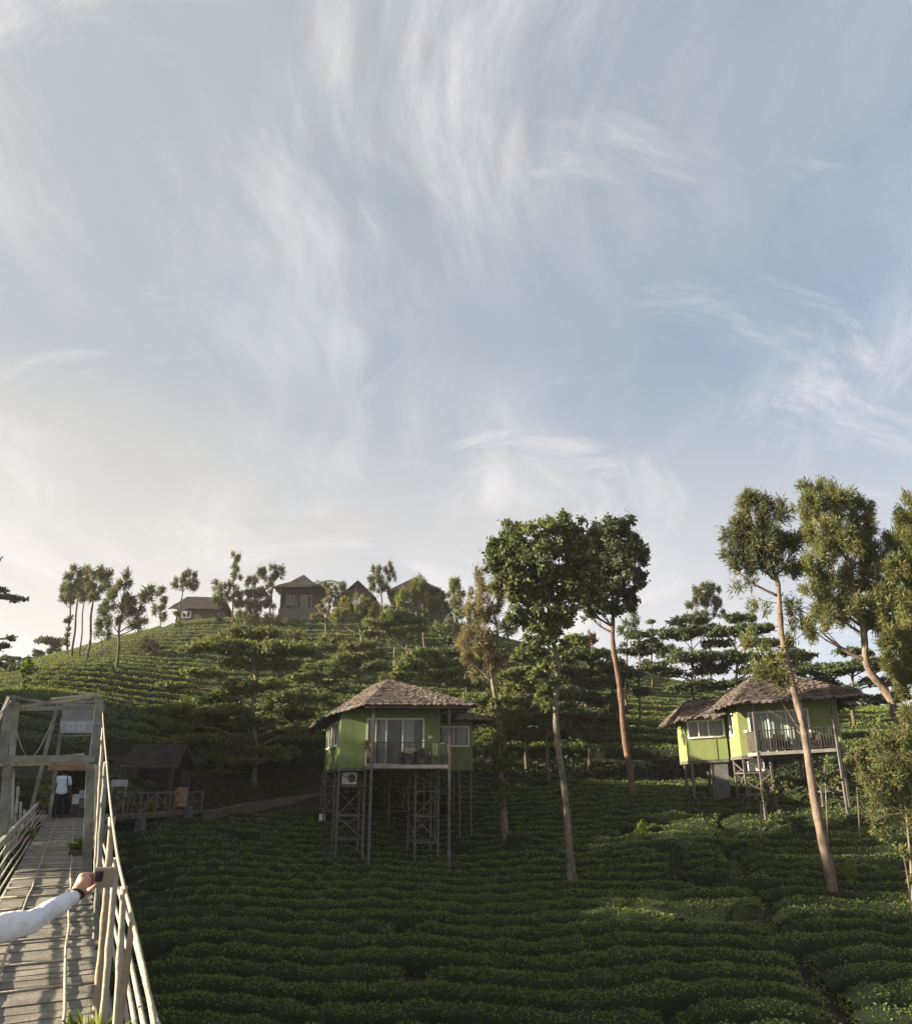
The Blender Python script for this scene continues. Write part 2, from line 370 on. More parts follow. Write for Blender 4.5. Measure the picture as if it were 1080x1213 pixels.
# undergrowth on the bank above the path, leaf colour darkened to stand in for shade
def undergrowth():
    n = 60000; x = rng.uniform(-26, 26, n); y = rng.uniform(36, 54, n); z = G(x, y)
    pl_ = np.where(x < -12.1, 42 + (x + 12.1) * 4, 42 + (x + 12.1) * .38); lf_ = (x < -7.5) & (y > np.maximum(pl_ + .75, 36.5)) & (z > -2.2) & (z < 1.5) & ~((x < -13) & (y < 39.5))
    k = lf_ | ((x >= -7.5) & (z > -.25) & (z < 1.5)); x, y, z = x[k], y[k], z[k]
    h = (.5 + .5 * np.sin(x * 1.3 + np.sin(y * 2.1)) * np.sin(x * .47 + 1)) * .5 + .1
    C = np.stack([x, y, z + h * rng.uniform(0, 1, len(x))], 1); Nn = np.tile([[0, -.5, .8]], (len(x), 1))
    V, fi, sz = leaves_mesh(C, Nn, .26, .12, .9); o = link('undergrowth', mesh_arrays('undergrowth', V, fi, sz), leaf_mat('bank_shade_leaves', (.010, .016, .008), (.016, .024, .011), (.030, .040, .016), .15)); tag(o, kind='stuff')
undergrowth()
# ------------------------------------------------------------------ trees
M['bark_grey'] = surf_mat('bark_grey', (.06, .052, .042), (.22, .19, .15), 5, .9, bump=.7, stretch=(1.6, 1.6, .7), c3=(.13, .108, .085))
M['bark_red'] = surf_mat('bark_red', (.065, .040, .030), (.16, .108, .084), 3.5, .9, bump=1.0, stretch=(1.6, 1.6, .6), c3=(.11, .066, .048))
M['bark_tan'] = surf_mat('bark_tan', (.070, .054, .043), (.22, .172, .135), 3.5, .9, bump=1.0, stretch=(1.6, 1.6, .6), c3=(.135, .103, .080))
M['bark_dark'] = surf_mat('bark_dark', (.045, .036, .028), (.12, .095, .07), 6, .95, bump=.6, stretch=(1, 1, .3))
M['lf_broad'] = leaf_mat('broad_leaves', (.046, .062, .028), (.076, .094, .038), (.140, .146, .060), .25, patch=.35)
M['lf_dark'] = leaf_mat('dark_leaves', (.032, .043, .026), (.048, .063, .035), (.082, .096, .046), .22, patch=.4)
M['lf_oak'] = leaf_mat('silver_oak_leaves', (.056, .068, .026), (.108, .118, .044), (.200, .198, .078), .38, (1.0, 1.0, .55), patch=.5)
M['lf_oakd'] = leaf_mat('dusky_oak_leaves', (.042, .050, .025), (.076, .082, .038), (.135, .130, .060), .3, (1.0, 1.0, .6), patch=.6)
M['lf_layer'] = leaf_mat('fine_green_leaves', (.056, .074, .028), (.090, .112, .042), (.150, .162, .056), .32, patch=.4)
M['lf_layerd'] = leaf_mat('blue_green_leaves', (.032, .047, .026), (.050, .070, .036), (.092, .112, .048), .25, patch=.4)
M['lf_bright'] = leaf_mat('bright_leaves', (.060, .095, .016), (.10, .14, .024), (.18, .20, .040), .4, patch=.6)
M['lf_rust'] = leaf_mat('rusty_leaves', (.075, .030, .016), (.12, .052, .026), (.17, .10, .05), .3, patch=.6)
M['lf_gold'] = leaf_mat('golden_leaves', (.085, .080, .045), (.145, .128, .072), (.22, .185, .11), .35, (1.0, 1, .6), patch=.6)

KIND = {  # leaf length, width, normal spread, along, up bias, clump size, cover
    'broad':  dict(l=.22, w=.13, sp=.7, al=.1, up=.55, cl=.44, cover=5.2),
    'oak':    dict(l=.30, w=.05, sp=.8, al=.55, up=.35, cl=.44, cover=4.0),
    'layer':  dict(l=.16, w=.085, sp=.8, al=.15, up=.9, cl=.42, cover=6.5),
    'bush':   dict(l=.14, w=.07, sp=.8, al=.2, up=.5, cl=.22, cover=5)}
CROWN_N = [0]
def crown_arrays(blobs, kind, far=1.0, cover=1.0):
    """blobs: list of (centre, rx, ry, rz) in metres -> leaves gathered in clumps on each blob's shell"""
    K = KIND[kind]; Vs = []; subs_all = []
    gs = {'broad': 1.15, 'oak': 1.22, 'layer': 1.15, 'bush': 1.1}[kind]; blobs = [(c, a * gs, b * gs, d * gs * (1.1 if kind == 'layer' else 1)) for c, a, b, d in blobs]
    ll, lw = K['l'] * far, K['w'] * far
    for c, rx, ry, rz in blobs:
        n = int(K['cover'] * cover * math.pi * rx * max(rz, .25 * rx) / (ll * lw * .5) * (1.5 if kind == 'layer' else 1.15))
        n = max(40, min(n, 12000)); ns = max(6, n // (70 if kind == 'broad' else 75 if kind == 'oak' else 46))
        d = rng.normal(size=(ns, 3)); d /= np.linalg.norm(d, axis=1)[:, None]
        r = rng.uniform(.35, 1.0, ns) ** .6 * rng.uniform(.82, 1.12, ns)
        sub = d * r[:, None] * np.array([rx, ry, rz])
        if kind == 'layer': sub[:, 2] = -np.abs(sub[:, 2]) * .3 + rz * .6 * (1 - (sub[:, 0] / rx) ** 2 * .5 - (sub[:, 1] / ry) ** 2 * .5) + rng.normal(size=ns) * rz * .22
        keep = rng.uniform(size=ns) < .9; sub = sub[keep]; d = d[keep]; ns = len(sub)
        w = rng.uniform(.4, 1.6, ns); pick = rng.choice(ns, n, p=w / w.sum())
        cl = K['cl'] * min(1.6, max(.55, min(rx, ry) / 1.6)) * (.6 + .4 * far)
        g = rng.normal(size=(n, 3)) * cl * .55
        if kind == 'layer': g[:, 2] *= .55
        if kind == 'oak': g[:, 2] *= 1.35; g[:, :2] *= .85
        pos = c + sub[pick] + g
        nm = d[pick] * .7 + g / (np.linalg.norm(g, axis=1)[:, None] + 1e-6) * .6; nm[:, 2] += K['up']
        nm /= np.linalg.norm(nm, axis=1)[:, None] + 1e-9
        V, _, _ = leaves_mesh(pos, nm, ll, lw, K['sp'], K['al']); Vs.append(V)
        subs_all.append(c + sub)
    V = np.concatenate(Vs); n = len(V) // 4; CROWN_N[0] += n
    return V, np.arange(n * 4), np.full(n, 4), subs_all
def smooth_line(pts, rad, n=12):
    pts = np.asarray(pts, float); k = len(pts); t = np.linspace(0, k - 1, n); out = np.zeros((n, 3))
    for a in range(3):
        for i, tv in enumerate(t):
            j = min(int(tv), k - 2); f = tv - j; p0 = pts[max(j - 1, 0), a]; p1 = pts[j, a]; p2 = pts[j + 1, a]; p3 = pts[min(j + 2, k - 1), a]
            out[i, a] = .5 * (2 * p1 + (p2 - p0) * f + (2 * p0 - 5 * p1 + 4 * p2 - p3) * f * f + (3 * p1 - p0 - 3 * p2 + p3) * f ** 3)
    return out, np.interp(t, np.arange(k), rad)
def tree(name, label, cat, Y, trunk, blobs, kind, leaf, bark, group=None, parts=False, far=1.0, cover=1.0, depth=1.0, drift=0.0, limbs=None, base=None, twigs=3, extra=None, snap=True):
    """trunk: photo points (px, py, radius m) root first; blobs: (px, py, rx px, ry px[, dY]); all at distance Y, spread in depth"""
    if base is None: b, pyb = on_ground(trunk[0][0], Y, trunk[0][1])
    else: b = np.asarray(base, float); pyb = trunk[0][1]
    if abs(pyb - trunk[0][1]) > 12 and trunk[0][1] < 1085: print('base', name, label[:30], trunk[0][:2], round(pyb))
    if cat in ('bush', 'plant'): dpy = pyb - trunk[0][1]; trunk = [(a, c + dpy, r) for a, c, r in trunk]; blobs = [(q[0], q[1] + dpy, *q[2:]) for q in blobs]
    root = empty(name, b); tag(root, label, cat, group)
    sc_ = Y * 1.0 / 867.8
    pts = [b - np.array([0, 0, .25])]; rad = [trunk[0][2] * 1.15]
    for i, (px, py, r) in enumerate(trunk[1:]):
        pts.append(P(px, py, Y + drift * (i + 1))); rad.append(r)
    line, rr = smooth_line(pts, rad, 10 + 4 * len(pts)); ph = rng.uniform(0, 6, 2); tt = np.linspace(0, 1, len(line)); k_ = np.minimum(1, tt * 5) * .35
    line[:, 0] += k_ * rad[0] * np.sin(tt * 17 + ph[0]); line[:, 1] += k_ * rad[0] * np.sin(tt * 13 + ph[1]); rr = rr * (1 + .55 * np.exp(-tt * len(line) / 1.6)) * (1 + .07 * rng.normal(size=len(rr)))
    mb = MB(); mb.tube(line, rr * (1 + .05 * np.sin(np.arange(len(rr)) * 2.3)), 9 if parts else 6, wob=.04)
    if parts and kind != 'layer':
        for _ in range(9):
            i = int(rng.integers(int(len(line) * .25), int(len(line) * .75))); an = rng.uniform(0, 6.28); d = np.array([math.cos(an), math.sin(an), .45]); ln_ = rng.uniform(.08, .26)
            mb.tube([line[i], line[i] + d * (rr[i] + ln_ * .5), line[i] + d * (rr[i] + ln_) + [0, 0, .1]], [.035, .026, .012], 5)
    B3 = []
    for q in blobs:
        px, py, rx, ry = q[:4]; dy = q[4] if len(q) > 4 else rng.normal() * rx * sc_ * .35 * depth
        c = P(px, py, Y + drift * len(trunk) + dy); B3.append((c, rx * sc_, rx * sc_ * .85 * depth, ry * sc_))
    V, fi, sz, subs = crown_arrays(B3, kind, far, cover)
    for bi, (c, rx, ry, rz) in enumerate(B3):
        if limbs == 0: break
        tgt = c.copy(); tgt[2] -= rz * .25
        dz = line[:, 2] - (tgt[2] - (.14 if kind == 'layer' else .55) * np.hypot(*(tgt[:2] - line[:, :2].mean(0))) - .25)
        i0 = int(np.argmin(np.abs(dz) + (.15 if kind != 'layer' else .02) * np.linalg.norm(line - tgt, axis=1))); i0 = max(i0, int(len(line) * (.35 if kind != 'layer' else .22)))
        p0 = line[i0]; mid = (p0 + tgt) / 2 + np.array([0, 0, (.10 if kind == 'layer' else -.06) * np.linalg.norm(tgt - p0)]) + rng.normal(size=3) * .08
        r0 = min(rr[i0] * .62, .03 + .02 * np.linalg.norm(tgt - p0) + .04)
        bl, br = smooth_line([p0, mid, tgt], [r0, r0 * .65, r0 * .25], 7)
        tgtmb = MB() if parts else mb
        tgtmb.tube(bl, br, 6, wob=.05)
        sb = subs[bi]
        for q in sb[rng.choice(len(sb), min(twigs, len(sb)), replace=False)]:
            s = bl[rng.integers(2, 6)]; tl, trd = smooth_line([s, (s + q) / 2 + rng.normal(size=3) * .1, q], [r0 * .32, r0 * .22, .008], 5); tgtmb.tube(tl, trd, 4)
        if parts: tgtmb.build('branch', M[bark], root, smooth=True)
    if extra: extra(mb, line, rr)
    mb.build('trunk', M[bark], root, smooth=True)
    link('crown', mesh_arrays('crown', V - b, fi, sz), M[leaf], root)
    return root
def add_foliage(root, blobs, Y, kind, leaf, name='foliage', far=1.0, cover=1.0):
    sc_ = Y / 867.8
    B3 = [(P(q[0], q[1], Y + (q[4] if len(q) > 4 else 0)), q[2] * sc_, q[2] * sc_ * .8, q[3] * sc_) for q in blobs]
    V, fi, sz, _ = crown_arrays(B3, kind, far, cover); return link(name, mesh_arrays(name, V - np.array(wloc(root)), fi, sz), M[leaf], root)

# --- the tall pair of round-crowned trees in the middle
t1 = tree('broadleaf_tree', 'tall pale-trunked tree with broad round crown in the tea right of the balcony cottage', 'tree', 32.8,
     [(680,1058,.175),(672,980,.155),(663,900,.145),(659,830,.135),(657,775,.125),(652,735,.09),(648,700,.05)],
     [(600,655,26,20),(628,640,28,22),(655,632,26,17),(640,665,34,22),(606,685,22,20),(668,662,26,22),(690,640,24,22),(655,690,28,16),(620,705,20,14),(690,690,26,18),(595,672,18,14),(676,628,18,11),(638,727,20,12),(612,640,16,12),(640,705,26,16),(622,730,14,12),(668,725,20,14),(655,740,14,10),(672,690,22,18),(588,664,16,18),(603,632,18,14),(662,622,18,12),(697,668,20,20),(632,690,26,18),(612,665,24,20),(690,668,22,20),(682,705,22,16),(660,742,22,12),(598,692,16,14),(612,728,16,12),(640,757,14,9),(586,648,12,10),(645,622,14,8)],
     'broad', 'lf_broad', 'bark_grey', parts=True, group=None)
add_foliage(t1, [(640,745,14,18),(648,790,10,12),(638,768,12,10),(655,806,7,9),(648,835,5,7),(630,800,7,7),(628,762,12,12),(667,768,11,12),(645,818,9,9),(655,752,14,10)], 32.6, 'bush', 'lf_layer', 'foliage', 1.5)
tree('broadleaf_tree', 'tall reddish-trunked tree with a dense dark crown behind the pale-trunked one', 'tree', 41.5,
     [(750,949,.19),(746,910,.18),(737,850,.165),(730,790,.155),(726,745,.13),(724,700,.09),(720,665,.05)],
     [(712,628,18,14),(735,645,24,22),(718,665,26,22),(745,670,20,18),(705,690,24,16),(735,695,22,15),(757,660,12,12),(698,648,18,18),(722,620,12,8),(742,712,16,10),(690,712,16,10),(700,730,14,6),(728,628,14,10),(715,640,22,20),(742,655,22,22),(725,685,24,18),(700,700,20,18),(752,690,12,12),(692,682,18,16),(708,722,18,12),(755,678,14,14),(738,618,14,9),(725,720,16,12)],
     'broad', 'lf_dark', 'bark_red', parts=True, far=1.2)
# --- silver oaks at the right
def wisps(mb, line, rr):
    for k in range(10):
        i = rng.integers(int(len(line) * .35), int(len(line) * .8)); s = line[i]; d = rng.normal(size=3); d[2] = abs(d[2]) * .5 + .2; d /= np.linalg.norm(d)
        mb.tube([s, s + d * .7, s + d * 1.4 + np.array([0, 0, .2])], [.025, .017, .006], 4)
t3 = tree('silver_oak', 'tall leaning silver oak with an orange-brown trunk rising in front of the right-hand cottage', 'tree', 28.3,
     [(990,1077,.20),(976,1000,.175),(957,900,.15),(942,830,.135),(930,760,.12),(920,705,.10),(914,670,.075),(905,630,.04)],
     [(895,600,20,14),(915,612,20,16),(880,625,16,14),(900,640,26,18),(925,650,20,16),(875,655,18,14),(905,668,20,10),(935,670,12,12),(862,632,9,8),(888,590,11,8),(868,672,8,6),(937,640,10,12)],
     'oak', 'lf_oakd', 'bark_tan', parts=True, far=.9, extra=wisps, cover=1.5)
add_foliage(t3, [(893,760,16,10),(910,778,14,12),(900,720,14,6),(938,770,18,14),(925,800,16,10),(870,696,8,5),(885,690,8,6),(950,745,12,12),(900,795,10,8),(940,720,10,14)], 28.6, 'oak', 'lf_oak', 'foliage', .85, .8)
t4 = tree('silver_oak', 'large golden-green silver oak with a forked tan trunk at the right edge', 'tree', 37.0,
     [(1068,952,.25),(1064,860,.22),(1052,825,.20),(1030,792,.19),(1021,755,.165),(1018,720,.12),(1008,670,.06)],
     [(958,600,18,16),(985,592,22,14),(1010,605,20,16),(970,630,22,18),(1000,640,26,20),(1025,630,16,18),(965,665,18,16),(990,690,26,18),(1020,680,20,20),(1035,655,12,16),(985,725,24,14),(1018,718,22,16),(1045,700,14,18),(955,580,7,10),(975,574,6,8),(960,700,12,8),(1040,735,14,12),(970,745,16,8)],
     'oak', 'lf_oak', 'bark_tan', parts=True, far=1.1, cover=1.7, extra=wisps)
tree('silver_oak', 'dense dark olive tree cut off by the right edge of the photo', 'tree', 36.0,
     [(1105,960,.24),(1100,850,.18),(1096,760,.15),(1092,680,.1)],
     [(1085,605,22,18),(1070,640,20,18),(1090,650,26,24),(1062,670,18,16),(1078,700,26,22),(1060,730,18,18),(1085,760,28,24),(1066,790,20,18),(1110,640,26,30),(1115,720,30,34),(1055,755,14,14),(1080,810,18,16)],
     'oak', 'lf_oak', 'bark_dark', far=1.1, cover=2.0)
v = tree('vine_shrub', 'sprawling pale-green shrub climbing at the right edge above the tea', 'shrub', 27.0,
     [(1082,1040,.05),(1074,970,.04),(1064,910,.03),(1060,870,.02)],
     [(1045,898,12,9),(1062,885,14,12),(1074,912,14,12),(1052,922,14,11),(1074,940,14,12),(1030,932,9,6),(1044,950,12,7),(1078,880,12,16),(1064,962,12,7),(1038,880,7,7),(1078,850,12,14),(1020,912,7,5),(1036,968,8,4),(1075,970,10,8)],
     'oak', 'lf_oak', 'bark_grey', far=.7, cover=.8, twigs=6)
add_foliage(v, [(1055,900,20,22),(1070,925,16,20),(1050,860,14,12),(1062,945,16,14)], 27.4, 'bush', 'lf_layer', 'creeper', 1.1, .5)
tree('sapling', 'thin pale shrub with arching stems low at the right edge', 'sapling', 23.5,
     [(1090,1035,.02),(1070,1015,.015),(1050,995,.01),(1035,985,.006)], [(1048,993,9,4),(1066,1008,8,5),(1078,1040,6,8),(1036,986,5,3),(1078,1016,7,5)], 'bush', 'lf_oak', 'bark_grey', far=.8, cover=.6)
tree('shrub', 'pale bushy shrub beside the right end of the right-hand cottage', 'shrub', 33.0,
     [(1018,935,.03),(1014,910,.03),(1012,890,.02)], [(1014,892,12,10),(1024,902,10,8),(1008,904,9,7),(1020,880,7,6)], 'bush', 'lf_oak', 'bark_dark', far=1.3)
tree('shrub', 'bare-stemmed shrub growing in front of the right-hand cottage stilts', 'shrub', 33.5,
     [(900,965,.03),(902,930,.03),(912,905,.02)], [(898,938,10,7),(914,930,12,9),(928,936,10,8),(890,950,8,7),(905,948,12,7)], 'bush', 'lf_oakd', 'bark_grey', far=1.2, cover=.45, twigs=6)
tree('shrub', 'loose green shrub below the right balcony post of the right-hand cottage', 'shrub', 32.5,
     [(980,965,.03),(978,935,.03),(976,905,.02)], [(974,912,12,8),(990,905,12,8),(984,925,14,8),(966,925,8,6)], 'bush', 'lf_layer', 'bark_grey', far=1.2, cover=.5, twigs=6)
# --- the pale tree beside the left cottage
p = tree('silver_oak', 'slim silver oak with dry pinkish foliage and ivied trunk beside the balcony cottage', 'tree', 38.2,
     [(598,985,.15),(594,930,.14),(590,860,.13),(583,800,.11),(588,760,.08),(584,715,.05)],
     [(566,690,12,14),(580,710,16,18),(560,720,12,16),(576,740,18,16),(560,760,16,14),(585,772,16,14),(572,790,18,12),(590,690,10,14),(556,780,10,10),(600,745,10,14)],
     'oak', 'lf_gold', 'bark_grey', parts=True, far=1.0, cover=.85)
add_foliage(p, [(586,830,6,14),(590,862,8,16),(588,890,12,16),(596,915,12,16),(600,945,10,14),(578,905,12,10),(610,900,10,10)], 38, 'bush', 'lf_layer', 'ivy', 1.4, .7)
tree('sapling', 'small leafy bush at the foot of the ivy-clad silver oak', 'bush', 36.5, [(612,1018,.03),(612,1000,.02),(612,985,.01)], [(612,998,14,12),(624,1002,10,9),(602,1004,10,9)], 'bush', 'lf_layerd', 'bark_grey', far=1.3, cover=.8)
# --- layered shade trees
LAY = [
 ('wide tree with flat layered branches standing left of the balcony cottage', 44.0, [(302,956,.16),(302,900,.14),(301,840,.12),(302,800,.10),(300,770,.06)],
   [(300,754,34,9),(262,768,34,9),(335,772,36,10),(232,772,22,6),(360,776,20,8),(300,775,40,11),(285,790,26,8),(328,792,26,8),(250,832,30,8),(215,842,26,7),(280,822,24,7),(335,842,26,9),(355,850,18,8),(240,858,30,8),(205,862,22,7),(250,896,30,9),(215,892,24,8),(282,905,24,7),(232,914,16,7),(312,890,22,6),(330,898,18,6),(195,880,14,6),(265,845,30,9),(225,880,28,9),(270,880,28,8),(345,830,28,8),(300,860,26,8),(225,905,24,8),(265,918,20,6),(195,845,20,8),(360,868,18,7),(290,815,24,7),(320,815,22,7),(240,800,24,7),(205,815,16,6)], 'layer', 'lf_layer', 'bark_tan', True, 1.25),
 ('smaller layered tree with yellowing branches behind the wide layered one', 46.5, [(257,905,.10),(257,870,.09),(258,840,.06)], [(240,848,24,7),(270,862,20,6),(225,872,20,6),(258,836,20,6),(280,846,16,5)], 'layer', 'lf_bright', 'bark_tan', False, 1.4),
 ('young layered tree in the lit tea just left of the balcony cottage roof', 50.0, [(360,905,.08),(360,880,.07),(360,845,.05)], [(345,850,16,6),(372,842,16,6),(360,830,18,7),(350,862,14,5),(375,858,12,5)], 'layer', 'lf_layer', 'bark_dark', False, 1.5),
 ('tall thin-stemmed layered tree above the peak of the balcony cottage roof', 66.0, [(468,806,.10),(467,780,.09),(467,750,.07),(468,735,.05)], [(450,742,20,7),(484,738,20,7),(466,730,20,6),(495,748,14,5),(440,752,14,5),(468,752,16,5)], 'layer', 'lf_layer', 'bark_tan', False, 1.9),
 ('bright green layered tree left of the balcony cottage roof peak', 60.0, [(425,835,.11),(425,800,.1),(424,775,.07)], [(410,785,24,8),(438,778,22,8),(425,768,20,7),(400,798,20,7),(445,792,18,7),(390,812,18,7)], 'layer', 'lf_layer', 'bark_dark', False, 1.7),
 ('low spreading layered tree close behind the balcony cottage roof', 54.0, [(500,845,.1),(500,810,.09),(500,785,.06)], [(485,792,24,8),(515,788,24,8),(500,778,22,7),(530,800,18,7),(470,805,20,7),(545,812,18,7),(520,806,20,7)], 'layer', 'lf_layer', 'bark_dark', False, 1.6),
 ('dark layered tree in the gap between the ivy-clad oak and the balcony cottage', 58.0, [(552,850,.1),(552,800,.09),(552,770,.06)], [(540,775,20,7),(560,768,18,7),(535,762,16,6),(552,790,20,8),(528,783,14,6)], 'layer', 'lf_layerd', 'bark_dark', False, 1.7),
 ('leafy layered tree just right of the ivy-clad oak', 47.0, [(624,925,.11),(623,880,.1),(622,830,.08),(622,790,.05)], [(612,800,22,8),(636,795,20,8),(622,782,20,8),(610,830,24,8),(640,835,22,8),(620,858,26,8),(600,848,18,7),(632,872,18,7),(625,815,22,8)], 'layer', 'lf_layer', 'bark_dark', False, 1.4),
 ('layered tree partly hidden by the pale trunk of the tall round tree', 46.0, [(649,935,.10),(648,890,.09),(647,850,.07)], [(640,850,18,7),(656,862,18,7),(648,838,16,6),(668,848,16,7)], 'layer', 'lf_layerd', 'bark_dark', False, 1.4),
 ('full bluish layered tree between the two tall round-crowned trees', 48.0, [(698,912,.13),(698,870,.12),(697,820,.1),(696,780,.07)], [(685,800,26,9),(712,795,22,9),(697,780,24,9),(680,828,26,8),(712,832,24,8),(697,850,30,8),(675,856,20,7),(722,858,16,7),(700,812,24,9),(700,875,24,6)], 'layer', 'lf_layerd', 'bark_dark', True, 1.4),
 ('lighter green layered tree just behind the fork of the pale trunk', 56.0, [(684,870,.11),(684,810,.1),(684,775,.06)], [(676,772,18,8),(695,780,18,8),(684,760,16,7),(708,776,14,6),(670,788,14,6)], 'layer', 'lf_bright', 'bark_dark', False, 1.6),
 ('thin dark tree on the lit slope right of the reddish trunk', 53.0, [(756,890,.10),(757,850,.09),(757,800,.08),(757,760,.05)], [(748,775,20,7),(768,768,20,8),(757,755,18,7),(745,800,18,6),(772,795,18,6),(760,822,14,5)], 'layer', 'lf_layerd', 'bark_dark', False, 1.6),
 ('broad dark layered tree left of the right-hand cottage roof', 60.0, [(820,880,.14),(820,820,.12),(820,770,.09)], [(800,755,26,8),(835,750,26,8),(818,738,22,7),(850,765,20,7),(785,772,20,7),(818,782,32,8),(845,795,24,7),(795,800,26,7),(820,815,28,7),(862,780,16,7),(775,790,16,6),(850,815,20,6)], 'layer', 'lf_layerd', 'bark_dark', True, 1.7),
 ('dark layered tree straight above the right-hand cottage porch roof', 58.0, [(872,880,.14),(872,820,.12),(872,770,.09)], [(860,752,22,8),(890,748,24,8),(874,735,20,7),(905,765,22,7),(872,782,28,8),(898,795,24,7),(880,812,26,7),(915,785,16,7)], 'layer', 'lf_layerd', 'bark_dark', True, 1.7),
 ('dark tree filling the gap behind the leaning silver oak trunk', 55.0, [(945,880,.14),(945,820,.12),(945,780,.09)], [(930,800,24,8),(958,795,24,8),(945,780,22,8),(970,812,22,7),(930,822,22,6),(955,832,22,6),(985,800,20,8)], 'layer', 'lf_layerd', 'bark_dark', False, 1.6),
 ('dark tree behind the golden silver oak trunk at the right', 52.0, [(1010,885,.14),(1010,830,.12),(1010,790,.09)], [(995,795,22,9),(1025,790,24,9),(1010,775,20,8),(1040,812,20,8),(998,822,20,7),(1028,832,22,7),(1050,790,18,9),(1060,830,18,8)], 'layer', 'lf_layerd', 'bark_dark', False, 1.6),
 ('spreading bright layered tree low behind the right wing of the balcony cottage', 50.0, [(585,905,.1),(584,860,.09),(583,825,.06)], [(572,830,24,8),(600,822,22,8),(585,845,26,8),(565,855,20,7),(608,850,20,7),(585,870,26,8),(570,880,16,6)], 'layer', 'lf_layer', 'bark_dark', False, 1.5),
 ('dense layered tree under the crown of the tall pale-trunked tree', 52.0, [(660,905,.1),(660,850,.09),(660,800,.07)], [(645,800,26,9),(675,798,24,9),(660,785,24,9),(640,822,26,9),(672,825,28,9),(655,842,26,8),(630,842,20,8),(688,812,18,8),(660,868,24,7)], 'layer', 'lf_layerd', 'bark_dark', False, 1.5),
 ('olive layered tree on the slope above the right wing of the balcony cottage', 63.0, [(570,850,.1),(570,800,.09),(570,775,.06)], [(555,790,24,8),(585,785,22,8),(570,772,20,7),(600,805,20,8),(548,812,20,7),(575,815,26,8)], 'layer', 'lf_layer', 'bark_dark', False, 1.8),
 ('small light layered tree high on the slope below the golden leafy tree', 70.0, [(395,810,.1),(395,785,.09),(394,770,.06)], [(383,770,18,6),(405,766,18,6),(394,758,16,6),(375,782,14,5),(412,780,16,5)], 'layer', 'lf_layer', 'bark_dark', False, 1.9),
 ('layered tree low on the slope between the wide layered tree and the balcony cottage', 58.0, [(375,850,.1),(375,820,.09),(374,800,.06)], [(362,805,20,7),(388,800,20,7),(374,792,18,6),(395,818,18,6),(358,822,16,6),(378,828,20,6)], 'layer', 'lf_layer', 'bark_dark', False, 1.6),
 ('low dark tree with drooping layers left of the reddish trunk', 52.0, [(728,880,.1),(728,850,.09),(726,800,.06)], [(720,790,18,8),(738,800,16,8),(726,812,20,8),(715,835,18,7),(735,842,14,6)], 'layer', 'lf_layerd', 'bark_dark', False, 1.6),
]
for lab, Y, tr, bl, kd, lf, bk, pt, fr_ in LAY:
    tree('layered_tree', lab, 'tree', Y, tr, bl, kd, lf, bk, 'layered shade trees on the slope', parts=pt, far=fr_, depth=.75)

for i, (lab, Y, px, py, w, h, lf) in enumerate((
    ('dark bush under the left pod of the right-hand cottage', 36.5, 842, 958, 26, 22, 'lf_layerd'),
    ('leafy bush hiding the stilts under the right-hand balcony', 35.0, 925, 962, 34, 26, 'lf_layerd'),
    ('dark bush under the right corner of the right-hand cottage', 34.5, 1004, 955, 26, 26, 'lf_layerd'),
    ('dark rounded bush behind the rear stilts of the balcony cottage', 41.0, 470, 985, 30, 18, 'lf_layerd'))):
    tree('bush', lab, 'bush', Y, [(px, py, .03), (px, py - h * .4, .025), (px + 1, py - h * .8, .012)], [(px - w * .3, py - h * .4, w * .3, h * .35), (px + w * .3, py - h * .45, w * .3, h * .36), (px, py - h * .65, w * .32, h * .3), (px + w * .05, py - h * .25, w * .45, h * .25)], 'bush', lf, 'bark_dark', far=1.3, cover=.6)
